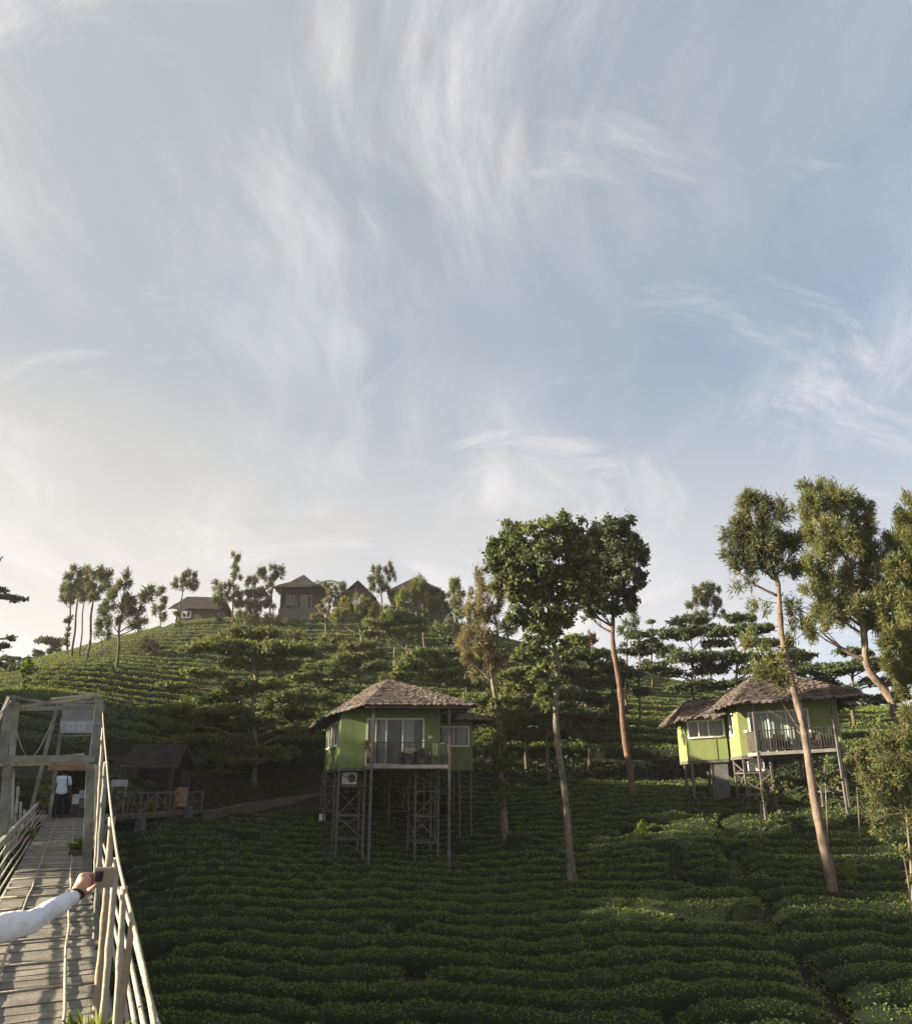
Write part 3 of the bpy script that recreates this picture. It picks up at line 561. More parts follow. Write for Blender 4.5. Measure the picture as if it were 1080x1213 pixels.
# --- trees on the crest and the skyline
OAKS = [
 ('ivy-wrapped leftmost trunk of the tall clump on the left skyline', 74.0, [(77,787,.13),(80,760,.12),(83,722,.09),(86,700,.05)], [(80,695,9,9),(86,706,8,8),(76,710,6,6)], 'lf_oakd', [(78,775,3,12),(79,755,4,14),(81,735,3,10)]),
 ('tall bare-stemmed oak second in the left skyline clump', 70.0, [(82,806,.13),(86,770,.12),(90,730,.10),(92,700,.06)], [(90,682,12,9),(98,690,10,9),(86,698,10,9),(94,704,10,7),(100,678,8,6)], 'lf_oakd', None),
 ('thinnest stem in the middle of the left skyline clump', 71.0, [(92,806,.09),(95,770,.085),(98,730,.07),(101,700,.04)], [(102,694,8,7),(98,706,7,6),(105,703,7,6)], 'lf_oakd', None),
 ('tallest oak of the left skyline clump with a windswept crown', 66.0, [(101,818,.14),(104,780,.13),(108,735,.11),(112,695,.07)], [(112,676,11,8),(120,684,10,9),(106,690,10,9),(118,698,10,7),(127,680,6,6),(110,705,9,7),(128,693,7,4)], 'lf_oakd', None),
 ('wide-crowned oak leaning over the tea right of the left skyline clump', 62.0, [(134,830,.15),(138,795,.13),(141,755,.11),(144,725,.07)], [(148,690,9,10),(140,705,12,10),(155,708,10,10),(128,722,12,9),(146,724,12,9),(164,722,10,9),(172,708,9,9),(178,700,7,7),(124,738,9,7),(135,738,10,7),(158,738,9,6),(168,736,7,6),(150,680,4,5)], 'lf_oakd', None),
 ('small crooked tree between the skyline clump and the wide-crowned oak', 72.0, [(121,786,.08),(121,770,.07),(120,757,.05)], [(115,748,7,6),(125,752,7,5)], 'lf_oakd', None),
 ('slender oak with a wispy crown left of the long-roofed crest house', 86.0, [(188,775,.10),(189,745,.09),(191,715,.06)], [(190,702,6,7),(194,714,7,7),(186,722,5,6),(192,730,5,5)], 'lf_oakd', None),
 ('round-topped oak standing in front of the long-roofed crest house', 84.0, [(209,766,.11),(211,745,.10),(214,715,.08),(217,695,.05)], [(215,686,10,7),(226,682,9,6),(208,692,6,5),(222,696,10,6),(230,690,7,5)], 'lf_oakd', [(212,740,4,8),(211,725,4,7)]),
 ('ivy column tree at the right end of the long-roofed crest house', 87.0, [(259,746,.12),(259,725,.11),(258,700,.07)], [(258,696,6,6),(262,704,6,6),(256,708,5,5)], 'lf_layer', [(259,736,4,9),(259,718,4,9)]),
 ('tallest thin oak on the crest with a tufted top left of the porch house', 88.0, [(276,745,.12),(276,715,.11),(277,685,.08),(277,665,.05)], [(278,660,8,5),(277,672,7,5),(279,684,8,6),(271,694,8,6),(282,700,9,7),(272,708,8,6),(254,691,5,3),(284,712,9,7)], 'lf_oakd', None),
 ('bushy oak close left of the porch house on the crest', 89.0, [(300,742,.12),(301,715,.11),(303,690,.07)], [(300,690,9,8),(308,680,8,7),(296,704,9,8),(308,702,9,8),(302,718,11,8),(291,716,8,7),(312,716,8,7),(298,730,10,6),(310,676,6,5)], 'lf_oakd', None),
 ('sparse windblown oak touching the porch house roof from the left', 90.0, [(318,742,.11),(321,715,.10),(324,690,.06)], [(324,676,7,7),(330,682,7,5),(319,688,7,7),(334,676,5,4),(315,700,8,8),(318,716,8,8)], 'lf_oakd', None),
 ('golden leafy tree right beside the porch house on the crest', 80.0, [(386,753,.11),(386,735,.09),(386,715,.06)], [(386,702,9,9),(392,714,10,9),(380,722,10,8),(392,728,9,7),(374,730,7,5),(398,720,7,8),(388,692,7,6)], 'lf_gold', None),
 ('wide olive tree with a leaning trunk below the red-roofed crest house', 76.0, [(432,772,.17),(428,755,.15),(424,738,.11),(420,725,.07)], [(412,716,12,9),(428,712,12,8),(405,728,12,8),(424,726,14,9),(440,722,11,8),(398,734,8,6),(448,732,10,7),(432,736,12,6)], 'lf_oak', None),
 ('two-headed tall oak between the red-roofed and the dark-roofed crest houses', 88.0, [(452,742,.12),(452,715,.10),(452,692,.07)], [(445,676,7,8),(460,674,6,8),(449,688,9,7),(464,684,6,6),(444,696,8,6),(456,698,8,6),(440,686,6,6)], 'lf_oakd', None),
 ('orange-tinted oak in front of the dark-roofed crest house', 78.0, [(494,775,.13),(494,745,.12),(493,718,.09)], [(496,690,10,9),(503,700,11,9),(490,702,9,9),(508,694,8,8),(478,706,10,7),(472,714,9,6),(498,712,9,7),(506,712,8,7)], 'lf_oak', [(491,760,4,10)]),
 ('grey-trunked ivy tree at the right end of the dark-roofed crest house', 79.0, [(503,772,.15),(502,745,.14),(501,715,.1)], [(508,712,9,11),(514,722,9,10),(506,732,8,9),(515,704,7,8)], 'lf_layerd', [(503,735,5,10)]),
 ('pillar-shaped ivy tree standing clear right of the crest houses', 77.0, [(541,772,.14),(540,740,.13),(539,705,.1)], [(538,694,8,7),(545,700,7,7),(534,702,7,6),(540,712,7,8),(538,688,6,5)], 'lf_oak', [(540,730,5,10),(541,750,5,10),(540,715,5,8)]),
 ('small flat-crowned tree left of the pillar-shaped ivy tree', 75.0, [(532,775,.07),(532,755,.06),(531,742,.04)], [(525,742,9,5),(538,744,8,5),(531,736,7,4)], 'lf_layer', None),
 ('lone brown-crowned oak against the sky right of the tall round trees', 82.0, [(842,800,.13),(841,770,.12),(838,745,.09),(836,720,.05)], [(830,698,10,9),(845,694,10,8),(826,712,10,9),(840,710,12,9),(852,712,9,8),(832,728,10,8),(850,726,8,6),(818,716,6,5)], 'lf_oakd', None),
 ('small pointed dark conifer on the skyline right of the reddish trunk', 80.0, [(772,800,.09),(772,770,.08),(772,738,.04)], [(772,738,6,5),(772,750,9,5),(772,762,11,5)], 'lf_layerd', None),
 ('rusty-leaved tree peeping between the two tall round-crowned trees', 62.0, [(694,830,.1),(694,800,.09),(694,770,.06)], [(692,762,10,9),(700,756,8,8),(688,770,9,7),(698,770,9,7)], 'lf_rust', None),
 ('sparse grey-green tree against the sky behind the leaning silver oak', 70.0, [(880,800,.1),(882,770,.09),(884,745,.05)], [(876,738,9,4),(888,746,9,4),(878,752,10,4),(892,734,7,4)], 'lf_layerd', None),
 ('small leafy tree low between the tufted oak and the porch house', 86.0, [(290,750,.08),(290,740,.07),(290,730,.05)], [(286,730,8,6),(294,734,8,6),(282,738,7,5)], 'lf_layer', None),
 ('pale bushy tree at the foot of the porch house base, left corner', 86.0, [(322,752,.08),(322,742,.07),(322,732,.05)], [(318,732,8,7),(326,736,8,6),(314,740,7,5)], 'lf_oak', None),
 ('grey-green oak between the golden tree and the red-roofed house', 90.0, [(405,742,.1),(405,720,.09),(405,700,.06)], [(402,698,8,8),(410,706,8,8),(398,710,7,7),(406,716,9,7)], 'lf_oakd', None),
 ('olive tree in front of the red-roofed house, right of the leaning trunk', 82.0, [(447,765,.1),(447,745,.09),(446,725,.06)], [(442,726,9,7),(452,722,9,7),(458,732,9,7),(446,738,10,6)], 'lf_oak', None),
 ('dusky oak tucked left of the dark-roofed crest house', 88.0, [(470,745,.1),(470,725,.09),(470,705,.06)], [(466,704,8,7),(474,710,8,8),(468,718,9,7),(478,722,8,6)], 'lf_oakd', None),
 ('light green tree below the dark-roofed crest house', 74.0, [(482,790,.09),(482,770,.08),(482,750,.05)], [(476,748,10,7),(488,744,10,7),(482,756,12,6),(494,756,9,6),(470,760,9,5)], 'lf_layer', None),
 ('dense dark tree closing the crest between the dark-roofed house and the pillar tree', 86.0, [(520,760,.13),(520,735,.12),(520,715,.09)], [(516,712,11,9),(526,718,11,10),(514,728,12,10),(528,734,11,9),(520,744,13,8),(522,704,8,7)], 'lf_layerd', None),
 ('dark leafy tree at the right end of the crest behind the pinkish oak', 84.0, [(556,775,.13),(556,750,.12),(556,725,.09)], [(550,724,11,9),(562,720,11,10),(556,738,13,9),(566,742,11,9),(548,748,11,8),(560,756,12,7)], 'lf_layerd', None),
 ('brown-tinted oak on the slope right under the porch house', 78.0, [(352,778,.09),(352,762,.08),(352,748,.05)], [(348,750,8,6),(357,754,8,6),(352,760,9,5)], 'lf_oak', None),
 ('young oak on the open slope left of the wide layered tree', 72.0, [(178,800,.08),(178,782,.07),(178,764,.05)], [(175,762,7,7),(182,768,7,6),(177,776,8,6)], 'lf_oakd', None),
 ('thin drooping tree at the far right of the dark crown group', 60.0, [(741,870,.1),(742,790,.08),(744,740,.05)], [(745,722,12,6),(748,735,10,6),(740,748,9,6)], 'lf_layerd', None),
]
for lab, Y, tr, bl, lf, ivy in OAKS:
    k = 'layer' if lf == 'lf_layerd' and 'conifer' in lab else 'broad' if lf in ('lf_gold', 'lf_rust') else 'oak'
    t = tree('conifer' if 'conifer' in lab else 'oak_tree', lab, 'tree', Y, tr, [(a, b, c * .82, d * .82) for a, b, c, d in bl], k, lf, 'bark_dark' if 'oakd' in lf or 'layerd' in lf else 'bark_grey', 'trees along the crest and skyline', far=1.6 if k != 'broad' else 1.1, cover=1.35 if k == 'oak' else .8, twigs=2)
    if ivy: add_foliage(t, ivy, Y, 'bush', 'lf_layer', 'ivy', 2.6, 1.0)
# far layered trees beyond the left shoulder of the hill
FARL = [
 ('wide flat-topped tree on the far left skyline beside the oak clump', [(72,800,.14),(71,782,.12),(66,770,.08)], [(60,760,13,4),(52,762,9,3),(70,766,9,4),(64,772,9,3)]),
 ('small round tree far off left of the wide flat-topped one', [(46,800,.10),(46,785,.08)], [(45,776,6,6),(49,783,7,5),(42,784,5,4)]),
 ('little umbrella tree far off at the left, third from the edge', [(30,803,.09),(30,790,.07)], [(29,782,7,3),(33,786,6,3)]),
 ('little umbrella tree far off at the left, beside its twin', [(38,803,.08),(37,790,.06)], [(37,783,6,3),(40,787,5,2)]),
 ('low dark tree far off at the very left edge', [(14,806,.12),(14,792,.1)], [(12,782,9,5),(18,788,8,4),(4,790,8,5)]),
]
for lab, tr, bl in FARL:
    q = P(tr[0][0], tr[0][1] + 4, 96.0); q[2] = g1(q[0], 96.0)
    tree('layered_tree', lab, 'tree', 96.0, tr, bl, 'layer', 'lf_layerd', 'bark_dark', 'far trees beyond the left shoulder of the hill', far=2.4, base=q)
tree('layered_tree', 'nearer tree at the left edge reaching leafy boughs into the sky', 'tree', 52.0, [(-60,850,.2),(-58,790,.18),(-55,730,.14),(-52,690,.08)],
     [(10,710,9,4),(22,711,7,3),(0,702,6,6),(4,766,9,3),(14,757,6,2),(-14,770,12,4),(-50,680,26,12),(-84,690,30,14),(-66,740,30,12),(-6,662,4,4),(-34,715,14,8),(0,788,7,3)], 'layer', 'lf_dark', 'bark_dark', far=1.5, parts=True)
# shade trees left of the picture: they keep the morning sun off the lower garden
for i, (x, y, h, rr_) in enumerate([(-31,16,10.5,4.6),(-33,22.5,11.5,4.8),(-30.5,29,10.8,4.6),(-34,34,9.6,4.4),(-35,40,7.6,3.6),(-40,26,10,5),(-24,3,8.5,4.2),(-25,10,8.5,4.2),(-22,-4,8.5,4.2)]):
    z = g1(x, y); root = empty('shade_tree', (x, y, z)); tag(root, 'bushy shade tree in the belt left of the bamboo bridge', 'tree', 'shade trees left of the bridge')
    mb = MB(); mb.tube([(x, y, z - .3), (x + .2, y, z + h * .4), (x, y + .2, z + h * .85)], [.24, .18, .06], 8); mb.build('trunk', M['bark_dark'], root, smooth=True)
    bl = [(np.array([x + rng.normal() * rr_ * .42, y + rng.normal() * rr_ * .5, z + h * f]), rr_ * s, rr_ * s, rr_ * .42) for f, s in ((.14, .75), (.3, .8), (.45, .75), (.58, .7), (.7, .62), (.82, .5), (.93, .32), (.55, .6), (.35, .7))]
    V, fi, sz, _ = crown_arrays(bl, 'broad', 1.9, .8); link('crown', mesh_arrays('crown', V - np.array([x, y, z]), fi, sz), M['lf_broad'], root)
# small plants standing in the tea
SAP = [
 ('pale two-stemmed sapling lit in the tea between the two tall trees and the right-hand cottage', 35.5, (760,1003), 26, 7, 'lf_bright'),
 ('dark upright shrub in the tea near the bottom, right of the pale trunk', 30.0, (800,1078), 52, 14, 'lf_layerd'),
 ('dark rounded shrub in the tea at the end of the footpath gap', 34.0, (944,1000), 28, 12, 'lf_layerd'),
 ('thin pale sapling in the tea just right of the leaning silver oak trunk', 29.0, (1006,1040), 40, 7, 'lf_bright'),
 ('small yellowish sprout in the tea below the right-hand cottage', 31.0, (868,1046), 14, 10, 'lf_bright'),
 ('dark weedy shrub beside the leaning trunk halfway up', 31.0, (912,1035), 24, 7, 'lf_layerd'),
 ('low green bush behind the concrete post of the small footbridge', 31.5, (182,1012), 14, 12, 'lf_layer'),
 ('tufted bush by the hut at the left footbridge rail', 34.0, (178,945), 18, 10, 'lf_bright'),
 ('small bush in front of the grey porch house base', 88.0, (346,742), 10, 7, 'lf_layer'),
 ('yellow-green bush on the slope behind the bamboo gate', 46.0, (32,905), 44, 9, 'lf_bright'),
 ('low dark bush on the far left slope above the gate', 60.0, (14,820), 16, 22, 'lf_layerd'),
]
for lab, Y, (px, py), h, w, lf in SAP:
    f = Y / 30
    tree('bush' if 'bush' in lab else 'shrub' if 'shrub' in lab else 'sapling', lab, 'bush' if 'bush' in lab else 'plant', Y, [(px, py, .03), (px - 1, py - h * .5, .022), (px + 1, py - h * .9, .01)],
         [(px - w * .3, py - h * .75, w * .6, h * .22), (px + w * .35, py - h * .85, w * .55, h * .2), (px, py - h * .45, w * .7, h * .24), (px + w * .1, py - h * .98, w * .4, h * .14)], 'bush', lf, 'bark_grey', far=.9 * f ** .7, cover=.7)
print('leaves', CROWN_N[0])
# ------------------------------------------------------------------ cottages
M['lime'] = surf_mat('lime_wall_paint', (.128, .180, .066), (.175, .232, .092), 1.3, .75, stretch=(1.5, 1.5, .35), bump=.12, bump_scale=60, c3=(.150, .206, .078), spec=.2)
M['lime2'] = surf_mat('olive_lime_wall_paint', (.155, .190, .070), (.205, .240, .096), 1.3, .75, stretch=(1.5, 1.5, .35), bump=.12, bump_scale=60, c3=(.18, .215, .083), spec=.2)
M['white'] = surf_mat('white_frame_paint', (.55, .55, .52), (.68, .68, .64), 3, .5, bump=.05)
M['steel'] = surf_mat('grey_steel_post', (.055, .048, .045), (.125, .112, .104), 4, .6, bump=.15, c3=(.105, .095, .090))
M['steel_dark'] = surf_mat('dark_iron', (.022, .022, .024), (.05, .048, .048), 8, .6, bump=.1)
M['concrete'] = surf_mat('grey_concrete', (.065, .065, .07), (.115, .115, .12), 2.5, .9, bump=.3)
M['floor_slab'] = surf_mat('balcony_slab', (.16, .15, .14), (.25, .24, .22), 3, .85, bump=.2)
M['thatch'] = surf_mat('weathered_thatch', (.060, .049, .043), (.19, .156, .138), 2.2, .95, bump=.8, bump_scale=14, c3=(.115, .094, .083))
M['thatch_dark'] = surf_mat('dark_thatch', (.017, .015, .015), (.040, .035, .034), 2.2, .95, bump=.8, bump_scale=14)
M['under'] = surf_mat('roof_underside', (.04, .033, .028), (.09, .072, .06), 6, .9, bump=.4)
M['curtain'] = surf_mat('white_curtain', (.38, .37, .35), (.50, .485, .46), 5, .9, bump=.1)
M['curtain_b'] = surf_mat('beige_curtain', (.30, .25, .20), (.42, .36, .29), 5, .9, bump=.1)
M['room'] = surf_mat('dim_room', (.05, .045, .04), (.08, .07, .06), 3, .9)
M['glass'] = glass_mat()
M['wicker'] = surf_mat('dark_wicker', (.018, .015, .013), (.05, .042, .036), 30, .7, bump=.8, bump_scale=60)
M['acwhite'] = surf_mat('off_white_metal', (.46, .46, .44), (.58, .58, .55), 3, .5, bump=.05)
M['dark_mesh'] = surf_mat('dark_grille', (.03, .03, .03), (.06, .06, .06), 20, .7)
M['wood'] = surf_mat('grey_bridge_wood', (.17, .155, .13), (.36, .335, .29), 5, .9, bump=.7, stretch=(1, 1, 1), c3=(.26, .24, .20))
M['wood_brown'] = surf_mat('brown_timber', (.14, .085, .05), (.27, .175, .11), 5, .85, bump=.6)
M['wood_dark'] = surf_mat('dark_timber', (.035, .028, .024), (.08, .066, .056), 5, .9, bump=.6)

def frame(o, f, b, shear=0.0):
    o = np.asarray(o, float); f = np.asarray(f, float); b = np.asarray(b, float)
    return lambda a, bb, z: np.array([o[0] + f[0] * a + b[0] * bb, o[1] + f[1] * a + b[1] * bb, o[2] + z + shear * a])
def wframe(fr, p, q):
    """frame along a wall from p=(a,b) to q: t metres along it, n metres outwards (right hand of travel), z"""
    P0, P1 = fr(p[0], p[1], 0), fr(q[0], q[1], 0); d = P1 - P0; L = float(np.linalg.norm(d[:2])); e = d / L; nrm = np.array([e[1], -e[0], 0])
    return (lambda t, n, z: P0 + e * t + nrm * n + np.array([0, 0, z])), L
def wall(root, fr, p, q, z0, z1, mat, ops=(), th=.12):
    w, L = wframe(fr, p, q); mb = MB(); ts = sorted({0.0, L, *[o[0] for o in ops], *[o[1] for o in ops]})
    for a, b in zip(ts, ts[1:]):
        hit = [o for o in ops if o[0] < (a + b) / 2 < o[1]]
        if not hit: mb.box(w, a, b, -th, 0, z0, z1)
        else:
            o = hit[0]
            if o[2] > z0 + .01: mb.box(w, a, b, -th, 0, z0, o[2])
            if o[3] < z1 - .01: mb.box(w, a, b, -th, 0, o[3], z1)
    mb.build('wall', M[mat], root); return w, L
def window(root, w, t0, t1, z0, z1, splits, fw=.06, name='window', curtains=None, cmat='curtain_b', door=False, dep=.07):
    mb = MB(); o = .035
    mb.box(w, t0 - .03, t0 + fw, -dep, o, z0 - .03, z1 + .03); mb.box(w, t1 - fw, t1 + .03, -dep, o, z0 - .03, z1 + .03)
    mb.box(w, t0 + fw, t1 - fw, -dep, o, z1 - fw, z1 + .03); mb.box(w, t0 + fw, t1 - fw, -dep, o + (.04 if not door else 0), z0 - .03, z0 + fw)
    win = mb.build(name, M['white'], root)
    edges = [t0 + fw] + [t0 + (t1 - t0) * s for s in splits] + [t1 - fw]
    for s in edges[1:-1]:
        m2 = MB(); m2.box(w, s - .03, s + .03, -.05, .015, z0 + fw, z1 - fw); m2.build('mullion', M['white'], win)
    for a, b in zip(edges, edges[1:]):
        g = MB(); g.box(w, a + .031, b - .031, -.030, -.020, z0 + fw + .002, z1 - fw - .002); g.build('pane', M['glass'], win)
    for c in curtains or []:
        a, b = t0 + (t1 - t0) * c[0], t0 + (t1 - t0) * c[1]; k = max(6, int((b - a) / .055)); V = []; Q = []
        for i in range(k + 1):
            t = a + (b - a) * i / k; n = -.20 + .030 * math.sin(i * 1.9) + .012 * math.sin(i * 5.1)
            V += [w(t, n, z0 + .03), w(t, n, z1)]
        Q = [(2 * i, 2 * i + 2, 2 * i + 3, 2 * i + 1) for i in range(k)]
        cm = MB(); cm.addq(V, Q); cm.build('curtain', M[c[2] if len(c) > 2 else cmat], win)
    return win
def thatch_plane(mb, e0, e1, r0, r1, course=.16, shake=.12, lift=.05, shag=.20, n_out=None):
    """shaggy courses of thatch bundles from the eave e0-e1 up to the ridge r0-r1"""
    e0, e1, r0, r1 = map(lambda v: np.asarray(v, float), (e0, e1, r0, r1))
    H = np.linalg.norm((r0 + r1) / 2 - (e0 + e1) / 2); nc = max(4, int(H / course)); nrm = np.cross(e1 - e0, (r0 + r1) / 2 - (e0 + e1) / 2); nrm /= np.linalg.norm(nrm)
    if nrm[2] < 0: nrm = -nrm
    for k in range(nc, -1, -1):
        f = k / nc; a = e0 + (r0 - e0) * f; b = e1 + (r1 - e1) * f; f2 = min(1, (k + 1.5) / nc); a2 = e0 + (r0 - e0) * f2; b2 = e1 + (r1 - e1) * f2
        n = max(1, int(np.linalg.norm(b - a) / shake))
        for i in range(n):
            s0 = (i + rng.uniform(-.12, .12)) / n; s1 = (i + 1 + rng.uniform(-.05, .2)) / n; s0 = max(0, s0); s1 = min(1.02, s1)
            down = (a + (b - a) * (s0 + s1) / 2) - (a2 + (b2 - a2) * (s0 + s1) / 2); down /= np.linalg.norm(down) + 1e-9
            ln = rng.uniform(0, .07) + (rng.uniform(0, shag) if k == 0 else 0); lf = lift * rng.uniform(.5, 1.6)
            p = [a + (b - a) * s0 + down * ln + nrm * lf, a + (b - a) * s1 + down * ln * rng.uniform(.6, 1.1) + nrm * lf * rng.uniform(.7, 1.2), a2 + (b2 - a2) * s1 + nrm * .01, a2 + (b2 - a2) * s0 + nrm * .01]
            if k == 0: p[0][2] -= .05; p[1][2] -= .05
            pb = [p[0] - nrm * .06, p[1] - nrm * .06]
            mb.add(p + pb, [(0, 1, 2, 3), (4, 5, 1, 0), (4, 0, 3), (1, 5, 2)])
def thatched_roof(root, planes, mat='thatch', slab=.10, name='roof', **kw):
    sb = MB()
    for e0, e1, r0, r1 in planes:
        e0, e1, r0, r1 = map(np.asarray, (e0, e1, r0, r1)); d = np.array([0, 0, -slab]); sb.hexa([e0 + d, e1 + d, r1 + d, r0 + d, e0, e1, r1, r0])
    rf = sb.build(name, M['under'], root)
    tb = MB()
    for pl in planes: thatch_plane(tb, *pl, **kw)
    tag(tb.build('thatch', M[mat], rf), kind='stuff'); return rf
def post(root, p, ztop, w=.11, mat='steel', name='stilt'):
    x, y = p; z = g1(x, y); mb = MB(); mb.beam((x, y, z - .3), (x, y, ztop), w, up=(0, 1, 0)); ob = mb.build(name, M[mat], root)
    fb = MB(); fb.beam((x, y, z - .3), (x, y, z + .22), w + .12, up=(0, 1, 0)); fb.build('footing', M['concrete'], ob); return z
def bar(root, p, q, w=.06, mat='steel', name='brace'):
    mb = MB(); mb.beam(p, q, w); return mb.build(name, M[mat], root)
def railing(root, pts, z0, z1, mat='steel_dark', gap=.125, fr=None, slat=False):
    rl = MB()
    for (p, q) in zip(pts, pts[1:]):
        P0, P1 = fr(p[0], p[1], z1), fr(q[0], q[1], z1); rl.beam(P0, P1, .05, .045); rl.beam(fr(p[0], p[1], z0 + .1), fr(q[0], q[1], z0 + .1), .035)
    rr = rl.build('railing', M[mat], root)
    for (p, q) in zip(pts, pts[1:]):
        P0, P1 = fr(p[0], p[1], z0), fr(q[0], q[1], z0); L = np.linalg.norm((P1 - P0)[:2]); n = max(2, int(L / gap))
        for i in range(1, n):
            f = i / n; b = MB(); c0 = P0 + (P1 - P0) * f; b.beam(c0 + [0, 0, .118], c0 + [0, 0, z1 - z0 - .024], .03 if not slat else .07, .03, up=P1 - P0 if False else (0, 1, 0)); b.build('baluster', M[mat], rr)
    return rr
def wicker_chair(o, ang, label, group=None):
    root = empty('wicker_chair', o); tag(root, label, 'chair', group); c, s = math.cos(ang), math.sin(ang)
    fr = frame(o, (c, s), (-s, c))
    mb = MB(); mb.box(fr, -.30, .30, -.28, .30, .30, .44); mb.build('seat', M['wicker'], root)
    mb = MB(); mb.hexa([fr(-.30, .22, .44), fr(.30, .22, .44), fr(.30, .30, .44), fr(-.30, .30, .44), fr(-.27, .34, .86), fr(.27, .34, .86), fr(.27, .42, .86), fr(-.27, .42, .86)]); mb.build('backrest', M['wicker'], root)
    for sx in (-1, 1):
        mb = MB(); mb.box(fr, sx * .335 - .035, sx * .335 + .035, -.28, .30, .05, .64); mb.build('arm', M['wicker'], root)
        for sy in (-.24, .26):
            mb = MB(); mb.box(fr, sx * .27 - .025, sx * .27 + .025, sy - .025, sy + .025, 0, .30); mb.build('leg', M['wicker'], root)
def aircon(o, f, label):
    root = empty('air_conditioner', o); tag(root, label, 'air conditioner', 'outdoor air conditioner units'); fr = frame(o, f, (-f[1], f[0]))
    mb = MB(); mb.box(fr, -.38, .38, -.15, .15, .04, .62); mb.build('casing', M['acwhite'], root)
    mb = MB(); C = fr(.12, -.155, .33); ring = []
    for i in range(20): a = i * 2 * np.pi / 20; ring.append(fr(.12 + .20 * math.cos(a), -.158, .33 + .20 * math.sin(a)))
    mb.add(ring + [fr(.12, -.162, .33)], [(i, (i + 1) % 20, 20) for i in range(20)]); mb.build('fan_grille', M['dark_mesh'], root)
    for s in (-.28, .28): mb = MB(); mb.box(fr, s - .04, s + .04, -.16, .16, 0, .04); mb.build('foot', M['steel'], root)
def lattice(root, fr, xs, bs, ztop, levels, w=.10, braces=True):
    """a stilt tower: posts at the corners, ties and crossed braces"""
    pts = [(xs[0], bs[0]), (xs[1], bs[0]), (xs[1], bs[1]), (xs[0], bs[1])]
    for a, b in pts:
        q = fr(a, b, 0); post(root, (q[0], q[1]), fr(a, b, ztop)[2], w)
    sides = list(zip(pts, pts[1:] + pts[:1]))
    for (p, q) in sides:
        zs = [ztop - .1] + levels
        for z in levels: bar(root, fr(*p, z), fr(*q, z), .07, name='tie')
        if braces:
            for i, (za, zb) in enumerate(zip(zs, zs[1:])):
                if i % 2 == 0: bar(root, fr(*p, za - .04), fr(*q, zb + .04), .055)
                else: bar(root, fr(*q, za - .04), fr(*p, zb + .04), .055)

# ---- the balcony cottage on the left
o1 = np.array([0, 36.6, 0.0]); F1 = frame(o1, (1, 0), (-.30, 1)); zb = .84
q = F1(-3.3, 2.5, 0); h1 = empty('stilt_cottage', (q[0], q[1], g1(q[0], q[1])))
tag(h1, 'green stilt cottage with thatched roof and front balcony, left of the tall round trees', 'cottage', 'thatched cottages on stilts')
zt = 3.75
w, L = wall(h1, F1, (-5.9, 0), (-.80, 0), zb, zt, 'lime', [(1.36, 4.26, .95, 3.26)])
window(h1, w, 1.36, 4.26, .95, 3.26, (.155, .34, .63), name='door', curtains=[(.03, .155, 'curtain'), (.18, .335, 'curtain'), (.62, .82, 'curtain')], door=True)
w2, L2 = wall(h1, F1, (-5.9, 5.9), (-5.9, 0), zb, zt - .05, 'lime', [(.5, 5.2, 1.95, 3.2)])
window(h1, w2, .5, 5.2, 1.95, 3.2, (.2, .45, .72), curtains=[(.02, .2), (.3, .5), (.7, .98)])
wall(h1, F1, (-.80, 0), (-.80, 2.4), zb, zt, 'lime')
wall(h1, F1, (-.80, 2.4), (-.80, 5.9), zb, zt, 'lime'); wall(h1, F1, (-.80, 5.9), (-5.9, 5.9), zb, zt, 'lime')
mb = MB(); mb.box(F1, -5.95, -.75, -.05, 5.95, zb - .16, zb - .002); mb.build('floor_beam', M['steel'], h1)
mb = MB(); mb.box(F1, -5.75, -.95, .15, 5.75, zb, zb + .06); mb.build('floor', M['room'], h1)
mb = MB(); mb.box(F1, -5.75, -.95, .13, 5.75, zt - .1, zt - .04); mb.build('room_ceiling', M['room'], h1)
# right wing
wp, Lp = wall(h1, F1, (-.80, 2.4), (1.62, 2.4), .78, 3.3, 'lime', [(.55, 2.22, 2.0, 3.05)])
window(h1, wp, .55, 2.22, 2.0, 3.05, (.50,), curtains=[(.1, .35), (.62, .9, 'curtain_b')])
wall(h1, F1, (1.62, 2.4), (1.62, 5.6), .78, 3.3, 'lime'); wall(h1, F1, (1.62, 5.6), (-.68, 5.6), .78, 3.3, 'lime')
mb = MB(); mb.box(F1, -.78, 1.6, 2.43, 5.58, .70, .775); mb.build('floor_beam', M['steel'], h1)
# balcony
mb = MB(); mb.box(F1, -4.55, -.72, -1.42, -.005, zb - .08, zb + .10); mb.build('balcony_floor', M['floor_slab'], h1)
railing(h1, [(-4.48, -.06), (-4.48, -1.36), (-.80, -1.36), (-.80, -.06)], zb + .10, zb + 1.15, fr=F1)
# dark privacy screens at both balcony ends
for a in (-4.53, -.745):
    for k in range(9):
        mb = MB(); mb.box(F1, a - .012, a + .012, -1.25 + k * .13, -1.25 + k * .13 + .10, zb + .16, zb + 1.10); mb.build('screen_slat', M['wood_dark'], h1)
for a in (-4.5, -.74):
    q = F1(a, -1.40, 0); x, y = q[0], q[1]; z = g1(x, y); mb = MB(); mb.beam((x, y, z - .3), (x, y, 3.72), .12, up=(0, 1, 0)); mb.build('balcony_post', M['steel'], h1)
mb = MB(); mb.box(wframe(F1, (-5.9, 0), (-.8, 0))[0], 4.48, 4.68, 0, .03, 2.26, 2.40); mb.build('wall_plate', M['white'], h1)
